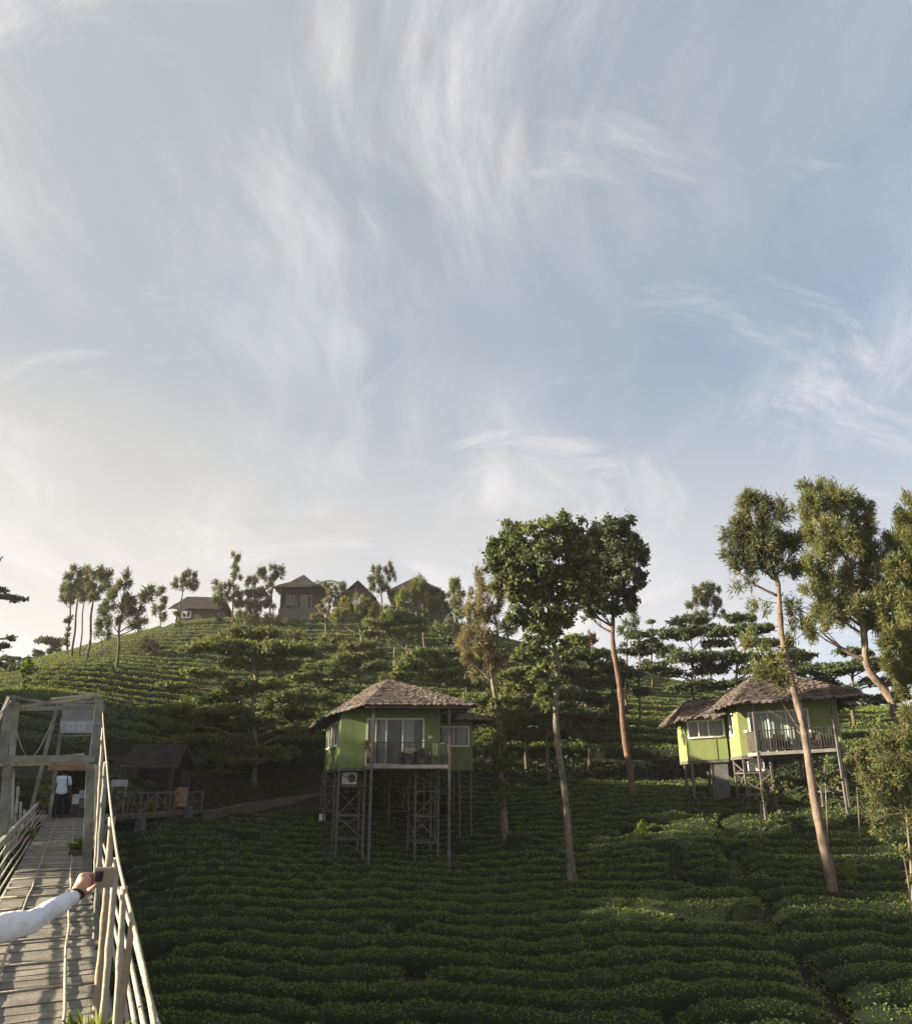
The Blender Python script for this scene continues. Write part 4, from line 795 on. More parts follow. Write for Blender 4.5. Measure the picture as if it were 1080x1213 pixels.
# roofs: main hip with a longer left flank, wing roof tucked under on the right
ez = 3.80
A = F1(-5.05, -1.95, ez + .02); B_ = F1(.35, -1.95, ez); C = F1(.45, 6.6, 3.55); D = F1(-6.9, 6.6, 3.30); E_ = F1(-6.6, .35, 3.52)
K1 = F1(-3.05, 2.0, 5.55); K2 = F1(-3.5, 4.0, 5.55)
thatched_roof(h1, [(A, B_, K1, K1 + [.02, 0, 0]), (B_, C, K1, K2), (E_, A, K1 + [-.02, 0, 0], K1), (D, E_, K2, K1), (C, D, K2 + [.02, 0, 0], K2)])
A = F1(-.55, 1.55, 3.42); B_ = F1(2.35, 1.55, 3.40); C = F1(2.35, 6.2, 3.40); K1 = F1(.5, 3.2, 4.15); K2 = F1(.5, 4.6, 4.15); D = F1(-.55, 6.2, 3.42)
thatched_roof(h1, [(A, B_, K1, K1 + [.02, 0, 0]), (B_, C, K1, K2), (C, D, K2, K2 + [-.02, 0, 0]), (D, A, K2, K1)])
mb = MB(); mb.beam(F1(-5.0, -1.8, ez - .14), F1(.3, -1.8, ez - .16), .07, .10); mb.build('eave_beam', M['steel'], h1)
for k in range(5):
    a = -.6 + .22 * k; bar(h1, F1(-.8, -.2 + k * .9, 3.55), F1(.3, -.3 + k * 1.0, 3.62), .06, 'wood', 'rafter')
# stilts
for xs, bs, lv in (((-5.85, -4.55), (.05, 1.5), [-.05, -1.45, -2.55]), ((-2.0, -.86), (.05, 1.5), [-.3, -1.5, -2.7]), ((-6.0, -5.3), (4.4, 5.8), [-.1, -1.4]), ((-2.4, -1.3), (4.4, 5.8), [-.1, -1.4])):
    lattice(h1, F1, xs, bs, zb - .17, lv)
for a, b in ((.95, 2.5), (1.55, 2.5), (1.5, 5.4), (-.2, 5.4), (-.35, 2.5)):
    q = F1(a, b, 0); post(h1, (q[0], q[1]), .70, .10)
bar(h1, F1(-4.5, -1.38, .1), F1(-4.55, .05, -.1), .06)
q = F1(-5.2, .75, -.05); aircon(q + np.array([0, 0, .04]), (1, 0), 'white air conditioner unit under the floor of the balcony cottage, on its stilt frame')
bar(h1, F1(-5.83, .75, -.05), F1(-4.57, .75, -.05), .08, name='tie')
for i, (a, lab) in enumerate(((-2.55, 'dark wicker armchair on the left cottage balcony, nearer the door'), (-1.75, 'dark wicker armchair on the left cottage balcony, nearer the right end'))):
    wicker_chair(F1(a, -.55, zb + .10), -.25 + .35 * i, lab)
q = F1(-4.5, .02, 0); root = empty('hanging_basket', q + [0, -.12, 1.75]); tag(root, 'small hanging flower basket by the balcony door of the left cottage', 'basket')
mb = MB(); mb.ball(q + [0, -.12, 1.83], .13, 8, 5); mb.build('pot', M['wood_dark'], root, smooth=True)
V, fi, sz, _ = crown_arrays([(q + [0, -.14, 1.97], .22, .2, .14)], 'bush', .6, 1.0); link('leaves', mesh_arrays('leaves', V - np.array(wloc(root)), fi, sz), M['lf_bright'], root)
q = F1(-6.02, 4.6, 0); z = g1(q[0] - .12, q[1]) ; root = empty('meter_box', (q[0], q[1] - .1, -1.95)); tag(root, 'small white meter box fixed to the rear left stilt of the balcony cottage', 'box')
mb = MB(); mb.box(frame((q[0], q[1] - .12, -1.95), (1, 0), (0, 1)), -.16, .16, -.12, .08, 0, .42); mb.build('box_body', M['acwhite'], root)
mb = MB(); mb.box(frame((q[0], q[1] - .12, -1.95), (1, 0), (0, 1)), -.13, .13, -.13, -.121, .03, .39); mb.build('box_door', M['white'], root)
q, _ = on_ground(388, 36.0, 996); mb = MB(); a = np.linspace(0, 2 * np.pi * 2.2, 50); mb.tube(np.stack([q[0] + (.26 + .03 * a / 6) * np.cos(a), q[1] + .16 * np.sin(a), q[2] + .75 + .16 * np.sin(a) + .02 * a], 1), .018, 5)
tag(build_local(mb, 'hose_coil', M['concrete'], smooth=True), 'loose coil of pale hose lying on the tea beside the left cottage stilts', 'hose')

# ---- the right-hand cottage
th = R(-15); f2 = (math.cos(th), math.sin(th)); F2 = frame((14.55, 36.9, 1.42), f2, (.02, 1.0), .045)
q = F2(1.5, 1.5, 0); h2 = empty('stilt_cottage', (q[0], q[1], g1(q[0], q[1])))
tag(h2, 'lime cottage with thatched roof on short stilts behind the leaning silver oak', 'cottage', 'thatched cottages on stilts')
W2 = 4.75
w, L = wall(h2, F2, (0, 0), (W2, 0), 0, 2.75, 'lime2', [(.52, 3.35, .12, 2.12)])
window(h2, w, .52, 3.35, .12, 2.12, (.33, .64), name='door', curtains=[(.02, .99, 'curtain')], door=True)
w2, L2 = wall(h2, F2, (0, 1.5), (0, 0), 0, 2.75, 'lime2', [(.25, .85, 1.05, 2.2)])
window(h2, w2, .25, .85, 1.05, 2.2, (), curtains=[(.1, .9, 'curtain')])
wall(h2, F2, (W2, 0), (W2, 4.6), 0, 2.7, 'lime2'); wall(h2, F2, (W2, 4.6), (0, 4.6), 0, 2.7, 'lime2'); wall(h2, F2, (0, 4.6), (0, 1.62), 0, 2.7, 'lime2')
wp, Lp = wall(h2, F2, (-2.15, 1.5), (-.125, 1.5), -.08, 2.1, 'lime2', [(.08, 1.94, 1.08, 1.98)])
window(h2, wp, .08, 1.94, 1.08, 1.98, (.30, .58), curtains=[(.03, .97)])
wall(h2, F2, (-2.15, 3.2), (-2.15, 1.5), -.08, 2.1, 'lime2'); wall(h2, F2, (-.125, 3.2), (-2.03, 3.2), -.08, 2.1, 'lime2')
mb = MB(); mb.box(wframe(F2, (-2.15, 1.5), (-.125, 1.5))[0], 1.42, 1.48, 0, .025, -.08, 1.0); mb.build('pipe', M['lime2'], h2)
for a0, a1, b0, b1, z in ((-.03, W2 + .03, -.03, 4.63, -.004), (-2.16, -.13, 1.49, 3.21, -.084)):
    mb = MB(); mb.box(F2, a0, a1, b0, b1, z - .16, z); mb.build('floor_beam', M['steel'], h2)
for a0, a1, b0, b1, z in ((.14, W2 - .14, .14, 4.4, .002), (-2.0, -.14, 1.64, 3.05, -.078)):
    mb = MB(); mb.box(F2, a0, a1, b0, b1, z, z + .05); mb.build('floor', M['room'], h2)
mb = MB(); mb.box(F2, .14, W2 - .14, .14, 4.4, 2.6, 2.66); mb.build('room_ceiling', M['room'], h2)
mb = MB(); mb.box(F2, .30, 3.95, -1.30, -.005, -.06, .10); mb.build('balcony_floor', M['floor_slab'], h2)
railing(h2, [(.36, -.06), (.36, -1.24), (3.88, -1.24), (3.88, -.06)], .10, 1.12, fr=F2)
for k in range(8):
    mb = MB(); mb.box(F2, .318, .342, -1.18 + k * .14, -1.18 + k * .14 + .11, .16, 1.10); mb.build('screen_slat', M['wood_dark'], h2)
for a in (.33, 3.92):
    q = F2(a, -1.27, 0); z = g1(q[0], q[1]); mb = MB(); mb.beam((q[0], q[1], z - .3), F2(a, -1.27, 2.72), .11, up=(0, 1, 0)); mb.build('balcony_post', M['steel'], h2)
mb = MB(); mb.box(w, .24, .40, 0, .03, 1.12, 1.26); mb.build('wall_plate', M['white'], h2)
ez = 2.55
A = F2(-.75, -1.75, ez); B_ = F2(5.25, -1.75, ez - .05); C = F2(5.3, 5.3, ez); D = F2(-.8, 5.3, ez); K1 = F2(1.7, 1.4, 4.15); K2 = F2(3.2, 1.6, 4.15)
thatched_roof(h2, [(A, B_, K1, K2), (B_, C, K2, K2 + [0, .02, 0]), (D, A, K1 + [0, .02, 0], K1), (C, D, K2, K1)], shag=.34, lift=.09)
A = F2(-2.75, .75, 2.12); B_ = F2(-.3, .75, 2.2); C = F2(-.3, 3.9, 2.2); D = F2(-2.75, 3.9, 2.12); K1 = F2(-1.75, 2.3, 3.15); K2 = F2(-.25, 2.3, 3.2)
thatched_roof(h2, [(A, B_, K1, K2), (D, A, K1 + [0, .02, 0], K1), (C, D, K2, K1)], shag=.38, lift=.09)
A = F2(W2 + .3, .8, 2.35); B_ = F2(W2 + 1.3, .8, 2.3); C = F2(W2 + 1.3, 4.4, 2.3); D = F2(W2 + .3, 4.4, 2.35); K1 = F2(W2 + .4, 2.4, 3.0); K2 = F2(W2 + 1.0, 2.4, 3.0)
thatched_roof(h2, [(A, B_, K1, K2), (B_, C, K2, K2 + [0, .02, 0]), (C, D, K2, K1)], shag=.3)
for a, b in ((-1.98, 1.65), (-1.95, 3.0), (-.75, 3.0)):
    q = F2(a, b, 0); post(h2, (q[0], q[1]), F2(a, b, -.24)[2], .12)
q = F2(-.55, 1.72, 0); z = g1(q[0], q[1]); mb = MB(); mb.box(frame((q[0], q[1], 0), f2, (.02, 1)), -.36, .36, -.12, .12, z - .3, F2(-.55, 0, -.24)[2]); mb.build('concrete_pier', M['concrete'], h2)
q = F2(-1.0, 1.62, 0); post(h2, (q[0], q[1]), F2(-1.0, 1.6, -.24)[2], .10)
lattice(h2, F2, (.08, 1.35), (.05, 1.4), -.17, [-.85, -1.9], .10); lattice(h2, F2, (3.5, 4.65), (.05, 1.4), -.17, [-.85, -1.9], .10)
for a, b in ((.1, 4.5), (4.6, 4.5), (2.4, 4.5)): q = F2(a, b, 0); post(h2, (q[0], q[1]), F2(a, b, -.17)[2], .11)
q = F2(.75, .35, -.85); aircon(q + np.array([0, 0, .04]), f2, 'white air conditioner unit under the floor of the right-hand cottage'); bar(h2, F2(.1, .35, -.85), F2(1.33, .35, -.85), .08, name='tie')
wicker_chair(F2(1.75, -.5, .10), th + .2, 'dark wicker armchair on the right-hand cottage balcony, left of the trunk')
wicker_chair(F2(3.25, -.5, .10), th - .3, 'brown chair on the right-hand cottage balcony, right of the trunk')

# ---- the houses on the crest
M['brick'] = surf_mat('brick_wall', (.10, .06, .045), (.17, .10, .075), 3, .9, bump=.4)
M['slate'] = surf_mat('grey_blue_base', (.028, .031, .038), (.046, .05, .058), 2, .9, bump=.3)
M['redroof'] = surf_mat('red_tile_roof', (.15, .055, .040), (.26, .10, .075), 3, .9, bump=.6)
M['plaster'] = surf_mat('dim_plaster', (.07, .064, .06), (.125, .115, .105), 2, .9, bump=.2)
def crest_house(label, px0, px1, Y, pyfloor, depth, rotf=0.0):
    p0 = P(px0, pyfloor, Y); p1 = P(px1, pyfloor, Y); fr = frame(p0, (1, rotf), (-rotf, 1)); W = p1[0] - p0[0]; c = fr(W / 2, depth / 2, 0)
    root = empty('hill_house', (c[0], c[1], g1(c[0], c[1]))); tag(root, label, 'house'); return root, fr, W, g1(c[0], c[1]) - p0[2]
# porch house
r, fr, W, zg = crest_house('grey-based house with a peaked thatched roof and open porch on the crest', 331, 376, 92.0, 721, 5)
mb = MB(); mb.box(fr, -.1, W + .1, -.1, 5, min(zg, -2.6) - 1.0, 0); mb.build('base', M['slate'], r)
w, L = wall(r, fr, (0, 1.4), (W, 1.4), .0, 3.1, 'plaster', [(.45, 1.6, .9, 2.2), (2.5, 4.0, .2, 2.2)]); window(r, w, .45, 1.6, .9, 2.2, (.5,), curtains=[(0, 1, 'curtain')]); window(r, w, 2.5, 4.0, .2, 2.2, (.5,), name='door', curtains=[(.05, .45, 'curtain')], door=True)
wall(r, fr, (0, 5), (0, 0), 0.004, 2.95, 'brick'); wall(r, fr, (W, .0), (W, 5), .004, 2.95, 'brick'); wall(r, fr, (W, 5), (0, 5), .004, 2.95, 'plaster')
for a in (.9, 2.3, 3.7, W - .1): mb = MB(); mb.box(fr, a - .06, a + .06, -.02, .1, .004, 2.95); mb.build('porch_post', M['wood_dark'], r)
railing(r, [(.1, .04), (W - .1, .04)], 0, .85, mat='wood_dark', gap=.22, fr=fr)
e = 2.85; k = fr(W * .47, 2.5, 5.5)
cs = [fr(-.8, -.9, e), fr(W + .8, -.9, e), fr(W + .8, 5.9, e), fr(-.8, 5.9, e)]; up = [c + (k - c) * .55 + np.array([0, 0, -.28]) for c in cs]
pl = []
for i in range(4): j = (i + 1) % 4; pl += [(cs[i], cs[j], up[i], up[j]), (up[i], up[j], k, k + [.01, .01, 0])]
thatched_roof(r, pl, 'thatch_dark', course=.35, shake=.3)
# long-roofed house
r, fr, W, zg = crest_house('low house with a long dark roof and an arched end on the crest', 208, 258, 94.0, 735, 5)
w, L = wall(r, fr, (0, 0), (W, 0), min(zg, -.8) - .5, 1.6, 'plaster', [(.8, 2.0, .4, 1.3)]); window(r, w, .8, 2.0, .4, 1.3, (.5,))
wall(r, fr, (0, 5), (0, 0), -1, 1.6, 'plaster'); wall(r, fr, (W, 0), (W, 5), -1, 1.6, 'plaster'); wall(r, fr, (W, 5), (0, 5), -1, 1.6, 'plaster')
mb = MB(); a = np.linspace(0, np.pi, 13); ring = [fr(W - 1.2 + 1.1 * math.cos(t), -.03, -.3 + 1.5 * math.sin(t)) for t in a]; n = len(ring)
mb.add(ring + [v + np.array([0, -.35, 0]) for v in ring], [tuple(range(n)), tuple(range(n, 2 * n))[::-1]] + [(i, i + n, i + n + 1, i + 1) for i in range(n - 1)]); mb.build('arch', M['brick'], r)
thatched_roof(r, [(fr(-.8, -.9, 1.5), fr(W + .5, -.9, 1.5), fr(.3, 2.4, 4.0), fr(W - .1, 2.4, 3.8)), (fr(W + .5, 5.8, 1.5), fr(-.8, 5.8, 1.5), fr(W - .1, 2.4, 3.8), fr(.3, 2.4, 4.0))], 'thatch_dark', course=.35, shake=.3)
# red gable
r, fr, W, zg = crest_house('small house with a red gabled roof peeping over the crest trees', 406, 440, 97.0, 722, 5)
wall(r, fr, (0, 0), (W, 0), zg - .5 if zg < 0 else -.5, 2.1, 'plaster', [(1.2, 2.4, .6, 1.7)]); w, L = wframe(fr, (0, 0), (W, 0)); window(r, w, 1.2, 2.4, .6, 1.7, (.5,))
wall(r, fr, (0, 5), (0, 0), -1, 2.1, 'plaster'); wall(r, fr, (W, 0), (W, 5), -1, 2.1, 'plaster')
mb = MB(); mb.add([fr(0, 0, 2.1), fr(W, 0, 2.1), fr(W / 2, 0, 4.1), fr(0, .12, 2.1), fr(W, .12, 2.1), fr(W / 2, .12, 4.1)], [(0, 1, 2), (5, 4, 3)]); mb.build('gable', M['wood_dark'], r)
thatched_roof(r, [(fr(-.5, 5.6, 1.75), fr(-.5, -.6, 1.75), fr(W / 2, 5.6, 4.15), fr(W / 2, -.6, 4.15)), (fr(W + .5, -.6, 1.75), fr(W + .5, 5.6, 1.75), fr(W / 2, -.6, 4.15), fr(W / 2, 5.6, 4.15))], 'redroof', course=.35, shake=.3)
# dark gable
r, fr, W, zg = crest_house('dark-roofed house half hidden behind the orange-tinted crest oak', 466, 518, 93.0, 715, 6)
w, L = wall(r, fr, (0, 0), (W, 0), min(zg, -1.8) - .6, 1.6, 'wood_dark', [(1.0, 2.4, .2, 1.2)]); window(r, w, 1.0, 2.4, .2, 1.2, (.5,))
wall(r, fr, (0, 6), (0, 0), -2, 1.6, 'wood_dark'); wall(r, fr, (W, 0), (W, 6), -2, 1.6, 'wood_dark'); wall(r, fr, (W, 6), (0, 6), -2, 1.6, 'wood_dark')
k = fr(W * .42, 2.6, 4.4); cs = [fr(-.8, -.9, 1.55), fr(W + .8, -.9, 1.55), fr(W + .8, 6.8, 1.55), fr(-.8, 6.8, 1.55)]
thatched_roof(r, [(cs[0], cs[1], k, k + [.6, 0, 0]), (cs[1], cs[2], k + [.6, 0, 0], k + [.6, .02, 0]), (cs[2], cs[3], k + [.6, 0, 0], k), (cs[3], cs[0], k + [0, .02, 0], k)], 'thatch_dark', course=.35, shake=.3)
# palm beside the porch house
q = P(390, 742, 92.0); q[2] = g1(q[0], 92.0); root = empty('palm_tree', q); tag(root, 'small palm with drooping fronds right of the porch house roof', 'palm'); tp = P(387, 692, 92.0)
mb = MB(); mb.tube([q - [0, 0, .2], (q + tp) / 2 + [.1, 0, 0], tp], [.16, .13, .10], 7); mb.build('trunk', M['bark_grey'], root, smooth=True)
for k in range(13):
    an = k * 2 * np.pi / 13 + .2; d = np.array([math.cos(an), math.sin(an) * .9, 0]); ln = rng.uniform(1.6, 2.3); s = np.linspace(0, 1, 9)
    pts = tp + d * (s * ln)[:, None] + np.array([0, 0, 1])[None] * (s * 1.0 - s * s * rng.uniform(1.1, 1.9))[:, None]
    C = np.repeat(pts[1:], 6, 0) + rng.normal(size=(48, 3)) * .08; Nn = np.tile(np.array([[0, 0, 1.]]), (48, 1)); side = np.cross(d, [0, 0, 1.]) * rng.choice([-1, 1], 48)[:, None] + d * .7 + [0, 0, -.3]
    Vv, fi, sz = leaves_mesh(C + side * .2, side / np.linalg.norm(side, axis=1)[:, None], .5, .07, .3, .9); link('frond', mesh_arrays('frond', Vv - q, fi, sz), M['lf_layer'], root)
# ------------------------------------------------------------------ the bamboo suspension bridge
M['bamboo'] = surf_mat('weathered_bamboo', (.13, .12, .10), (.28, .262, .222), 6, .75, bump=.4, c3=(.32, .295, .24))
M['bamboo_y'] = surf_mat('yellow_bamboo', (.19, .155, .105), (.32, .27, .19), 5, .6, bump=.3)
M['deck'] = surf_mat('bamboo_mat', (.11, .103, .088), (.26, .244, .205), 3, .85, bump=.35, bump_scale=40, c3=(.18, .168, .14))
M['rope'] = surf_mat('pale_rope', (.24, .21, .16), (.36, .32, .25), 12, .9, bump=.5)
M['grey_wood'] = surf_mat('grey_weathered_post', (.10, .105, .095), (.26, .265, .235), 3, .9, bump=.7, bump_scale=25, c3=(.175, .18, .16))
M['pot'] = surf_mat('dark_pot', (.05, .04, .032), (.11, .085, .065), 8, .9, bump=.5)
M['fern'] = leaf_mat('potted_leaves', (.05, .09, .015), (.10, .145, .025), (.20, .22, .04), .4, patch=3)
_d0 = ray(91, 905); BAZ = math.atan2(_d0[0], _d0[1]); BSL = _d0[2] / math.hypot(_d0[0], _d0[1]); BH = 1.85
SB, CB = math.sin(BAZ), math.cos(BAZ)
def B(u, v, z=None, h=0.0):
    if z is None: z = -BH + BSL * u + h
    return np.array([u * SB + v * CB, u * CB - v * SB, z])
def U(px, py, u):
    d = ray(px, py); return d * (u / (d[0] * SB + d[1] * CB))
def V_(px, py, v):
    d = ray(px, py); return d * (v / (d[0] * CB - d[1] * SB))
br = empty('suspension_bridge', B(15, -.1)); tag(br, 'bamboo suspension footbridge with woven deck and timber gates leading to the tea hill', 'footbridge')
VL, VR = -.66, .44
u = -2.0; prev = None; k = 0
while u < 29.9:                                        # bamboo deck boards, each a slightly different board
    wd = rng.uniform(.17, .21); mb = MB(); dz = rng.normal() * .006; sk = rng.normal() * .010; e0 = rng.uniform(-.04, .02); e1 = rng.uniform(-.02, .04)
    c = [B(u + sk, VL + e0, h=dz - .03), B(u - sk, VR + e1, h=dz - .03), B(u - sk + wd - .014, VR + e1, h=dz * .5 - .03), B(u + sk + wd - .014, VL + e0, h=dz * .5 - .03)]
    mb.hexa(c + [p + np.array([0, 0, .03 + .003 * rng.normal()]) for p in c]); mb.build('deck_board', M['deck'], br); u += wd; k += 1
u = -1.5
while u < 29.5:                                        # bamboo battens across the joints
    mb = MB(); mb.tube([B(u, VL - .05, h=.012), B(u + rng.normal() * .015, VR + .05, h=.012)], .013, 5); mb.build('batten', M['bamboo'], br, smooth=True); u += rng.uniform(.8, 1.3)
for v in (-.36, .16):
    mb = MB(); us = np.linspace(-2, 29.8, 30); mb.tube([B(a, v + .012 * math.sin(a * 2), h=.022) for a in us], .014, 5); mb.build('runner', M['bamboo'], br, smooth=True)
for v in (VL - .04, VR + .04, -.1):
    mb = MB(); mb.tube([B(a, v, h=-.10) for a in np.linspace(-2, 30, 12)], .05, 6); mb.build('stringer', M['grey_wood'], br, smooth=True)
# left side: hand plank, thin bamboo rails and pales
def line_v(v, hs, us): return [B(a, v + .02 * math.sin(a * 1.3 + v * 9), h=h + .015 * math.sin(a * .9)) for a, h in zip(us, hs)]
us = np.linspace(-2, 29.5, 16)
mb = MB()
for a, b in zip(us, us[1:]): mb.beam(B(a, VL - .26, h=.60), B(b, VL - .26, h=.60), .06, .12)
mb.build('hand_plank', M['bamboo'], br)
for h, v in ((.12, VL - .06), (.24, VL - .10), (.36, VL - .15), (.47, VL - .20)):
    mb = MB(); mb.tube(line_v(v, [h] * 16, us), .017, 5); mb.build('rail', M['bamboo'], br, smooth=True)
def cable_z(u_): return -.62 + .052 * max(u_ - 2, 0) + .0063 * max(u_ - 2, 0) ** 2
def pale(p, q, r, m):
    n = max(7, int(np.linalg.norm(q - p) / .085)); t = np.linspace(0, 1, n)[:, None]; k_ = rng.integers(0, 4); pts = p + (q - p) * t + rng.normal(size=3) * .02 * np.sin(t * 3.14); mb = MB(); mb.tube(pts, r * (1 - .15 * t[:, 0]) * np.where((np.arange(n) + k_) % 4 == 0, 1.2, .97), 7); mb.build('pale', M[m], br, smooth=True)
for (x0, y0, x1, y1) in ((12, 1001, 15.5, 912), (17.5, 996, 21.5, 932), (21, 990, 24.5, 950), (27, 982, 29.3, 960), (33, 972, 35, 961), (4.4, 1022, 7.5, 988), (39, 966, 40.5, 953)):
    b_ = V_(x0, y0, VL - .30); uu = b_[0] * SB + b_[1] * CB; pale(b_ - [0, 0, .25], U(x1, y1, uu), .032, 'bamboo')
for i, (x0, y0, x1, y1, m) in enumerate(((118.5, 1030, 126, 902, 'grey_wood'), (122.5, 1092, 133, 968, 'bamboo_y'), (132, 1095, 138.3, 1016, 'bamboo'), (141, 1140, 147, 1050, 'bamboo'), (150, 1190, 157, 1092, 'bamboo_y'), (116, 985, 122.5, 862, 'bamboo'))):
    t_ = V_(x1, y1, .30); uu = t_[0] * SB + t_[1] * CB; b_ = U(x0, y0, uu); d_ = b_ - t_; b_ = t_ + d_ * max(1, (t_[2] - (-BH + BSL * uu - .2)) / -d_[2]); pale(b_, t_, min(.032, .0045 * uu), m)
for uu in (2.2, 1.2, .2, -1.0):
    pale(B(uu, VR + .1, h=-.25), B(uu, VR + .08, h=1.12), .03, 'bamboo')
for uu in (2.5, 4, 5.5, 7, 9, 11, 13):
    pale(B(uu, VL - .3, h=-.25), B(uu, VL - .42, h=.9), .026, 'bamboo')
for h in (.15, .30, .45, .62):
    mb = MB(); mb.tube(line_v(VR + .10, [h] * 16, us), .017, 5); mb.build('rail', M['bamboo'], br, smooth=True)
# cables hang from the gate towers
cp = [V_(x, y, .30) for x, y in ((120.7, 832), (123, 866), (126, 900), (129, 935), (133, 970), (138.5, 1010), (145, 1042), (156, 1085), (170, 1135), (190, 1200))]
cp = cp[:8]; cl_, _ = smooth_line(cp + [B(2.5, .30, -.66), B(1.3, .30, -.86), B(0, .30, -1.0), B(-2, .30, -1.1)], [1] * 12, 44)
mb = MB(); mb.tube([U(114, 836, 28)] + [U(118, 842 - abs(j - 3) * 1.5, 28 - 2 * j) for j in range(1, 6)] + list(cl_), .009, 6); mb.build('cable', M['rope'], br, smooth=True)
mb = MB(); mb.tube([B(a, -1.2 + .02 * (15 - a), 1.45 - (15 - a) * .21 + (15 - a) ** 2 * .0052) for a in np.linspace(-2, 15, 18)] + [B(a, -1.2 + .02 * (a - 15), 1.45 - 1.1 * math.sin((a - 15) / 13 * math.pi) + .05 * (a - 15)) for a in np.linspace(16, 28, 10)], .014, 6); mb.build('cable', M['rope'], br, smooth=True)
# near gate
def tim(px, py, qx, qy, u_, w, h=None, name='gate_post', mat='grey_wood', u2=None):
    w *= .82; h = h * .82 if h else None
    mb = MB(); mb.beam(U(px, py, u_), U(qx, qy, u_ if u2 is None else u2), w, h or w); mb.build(name, M[mat], br)
tim(108, 905, 102, 1046, 15, .19); tim(118, 828, 111, 906, 15.02, .13, .17); tim(121, 835, 116.5, 908, 15.25, .10)
tim(115, 906, 113.5, 1078, 14.6, .09, mat='bamboo'); tim(118, 900, 118.5, 1060, 14.9, .07, mat='grey_wood')
tim(13.5, 824, 2.5, 897, 15, .16, .18); tim(20, 832, 14, 896, 15.4, .12); tim(9, 905, 1, 1000, 15, .15); tim(13, 905, 6, 990, 15.3, .10)
tim(-6, 899.5, 113, 899, 14.93, .13, .15, 'gate_beam'); tim(-4, 905.5, 106, 903, 15.22, .10, .10, 'gate_beam', 'bamboo'); tim(28, 901.5, 100, 894, 15.1, .06, .07, 'gate_beam', 'bamboo')
tim(11, 825, 62, 834, 15, .05, .06, 'gate_beam'); tim(25, 837, 117, 825, 15.1, .05, .06, 'gate_beam', 'bamboo'); tim(60, 828, 118, 822.5, 15.2, .04, .05, 'gate_beam', 'bamboo'); tim(16, 840, 118, 838, 15.5, .06, .10, 'gate_beam')
tim(10, 826, -30, 920, 15, .05, name='stay', mat='bamboo', u2=9.5)
# far gate with its sign
tim(68, 835, 33, 975, 28, .17, .14); tim(74, 850, 58, 972, 28.2, .15, .14); tim(114.5, 832, 107, 905, 28, .19, .16); tim(110, 903, 106, 968, 28.1, .16); tim(67, 833, 116, 831, 28, .10, .12, 'gate_beam')
tim(57, 909, 110, 909, 28.02, .12, .26, 'gate_beam', 'wood_brown'); tim(60, 900, 110, 900, 28.1, .10, .10, 'gate_beam')
tim(70, 872, 110, 871, 27.9, .05, .08, 'gate_beam')
sg = empty('gate_sign', U(91, 870, 27.8)); tag(sg, 'weathered grey sign board with faded pale lettering hung in the far gate', 'sign')
def panel(x0, y0, x1, y1, u_, th, name, mat, parent):
    a, b, c, d = U(x0, y1, u_), U(x1, y1, u_), U(x1, y0, u_), U(x0, y0, u_); o = B(th, 0, 0)
    mb = MB(); mb.hexa([a, b, b + o, a + o, d, c, c + o, d + o]); return mb.build(name, M[mat], parent)
M['sign_dark'] = surf_mat('dull_grey_board', (.14, .15, .15), (.22, .23, .23), 2, .6, bump=.1)
M['sign_pale'] = surf_mat('pale_grey_board', (.25, .26, .29), (.34, .35, .38), 2, .5, bump=.1)
M['sign_letter'] = surf_mat('faded_letter_paint', (.40, .41, .45), (.48, .49, .53), 4, .6)
panel(73.5, 834, 112, 853.5, 27.8, .05, 'upper_board', 'sign_dark', sg); panel(71.5, 853.8, 112, 868.5, 27.78, .05, 'lower_board', 'sign_pale', sg)
def stroke(x0, y0, x1, y1):
    panel(x0, y0, x1, y1, 27.755, .02, 'letter_stroke', 'sign_letter', sg)
for x, ln in ((79.2, 1), (86, 1), (92.2, 1), (99, 1)): stroke(x, 856.5, x + 1.3, 865)      # the faded letters read only as upright strokes
stroke(80.6, 856.5, 85.9, 857.7); stroke(80.6, 863.8, 85.9, 865); stroke(93.6, 856.5, 98.9, 857.7); stroke(93.6, 863.8, 98.9, 865)
# the dark shelter the bridge runs into
M['shade_cloth'] = surf_mat('dark_boarding', (.018, .018, .017), (.04, .038, .035), 3, .95, bump=.3)
sh = empty('entrance_shelter', B(31.3, .1)); tag(sh, 'dark open boarded shelter behind the far gate at the end of the bridge', 'shelter')
for (a0, a1, b0, b1) in ((29.95, 32.2, -.62, -.54), (29.95, 32.2, .98, 1.06), (32.2, 32.28, -.62, 1.06)):
    for j in range(10):
        z0 = -BH + BSL * 30 + .2 * j; mb = MB(); mb.hexa([B(a0, b0, z0), B(a0, b1, z0), B(a1, b1, z0), B(a1, b0, z0), B(a0, b0, z0 + .188), B(a0, b1, z0 + .188), B(a1, b1, z0 + .188), B(a1, b0, z0 + .188)]); mb.build('plank', M['shade_cloth'], sh)
z0 = -BH + BSL * 30 + 2.02; mb = MB(); mb.hexa([B(29.9, -.75, z0), B(29.9, 1.2, z0), B(32.5, 1.2, z0 - .25), B(32.5, -.75, z0 - .25), B(29.9, -.75, z0 + .06), B(29.9, 1.2, z0 + .06), B(32.5, 1.2, z0 - .19), B(32.5, -.75, z0 - .19)]); mb.build('roof', M['wood_dark'], sh)
mb = MB(); z0 = -BH + BSL * 30 - .02; mb.hexa([B(29.95, -1.3, z0 - .12), B(29.95, 1.4, z0 - .12), B(33.4, 1.4, z0 - .12), B(33.4, -1.3, z0 - .12), B(29.95, -1.3, z0), B(29.95, 1.4, z0), B(33.4, 1.4, z0), B(33.4, -1.3, z0)]); mb.build('landing', M['floor_slab'], sh)
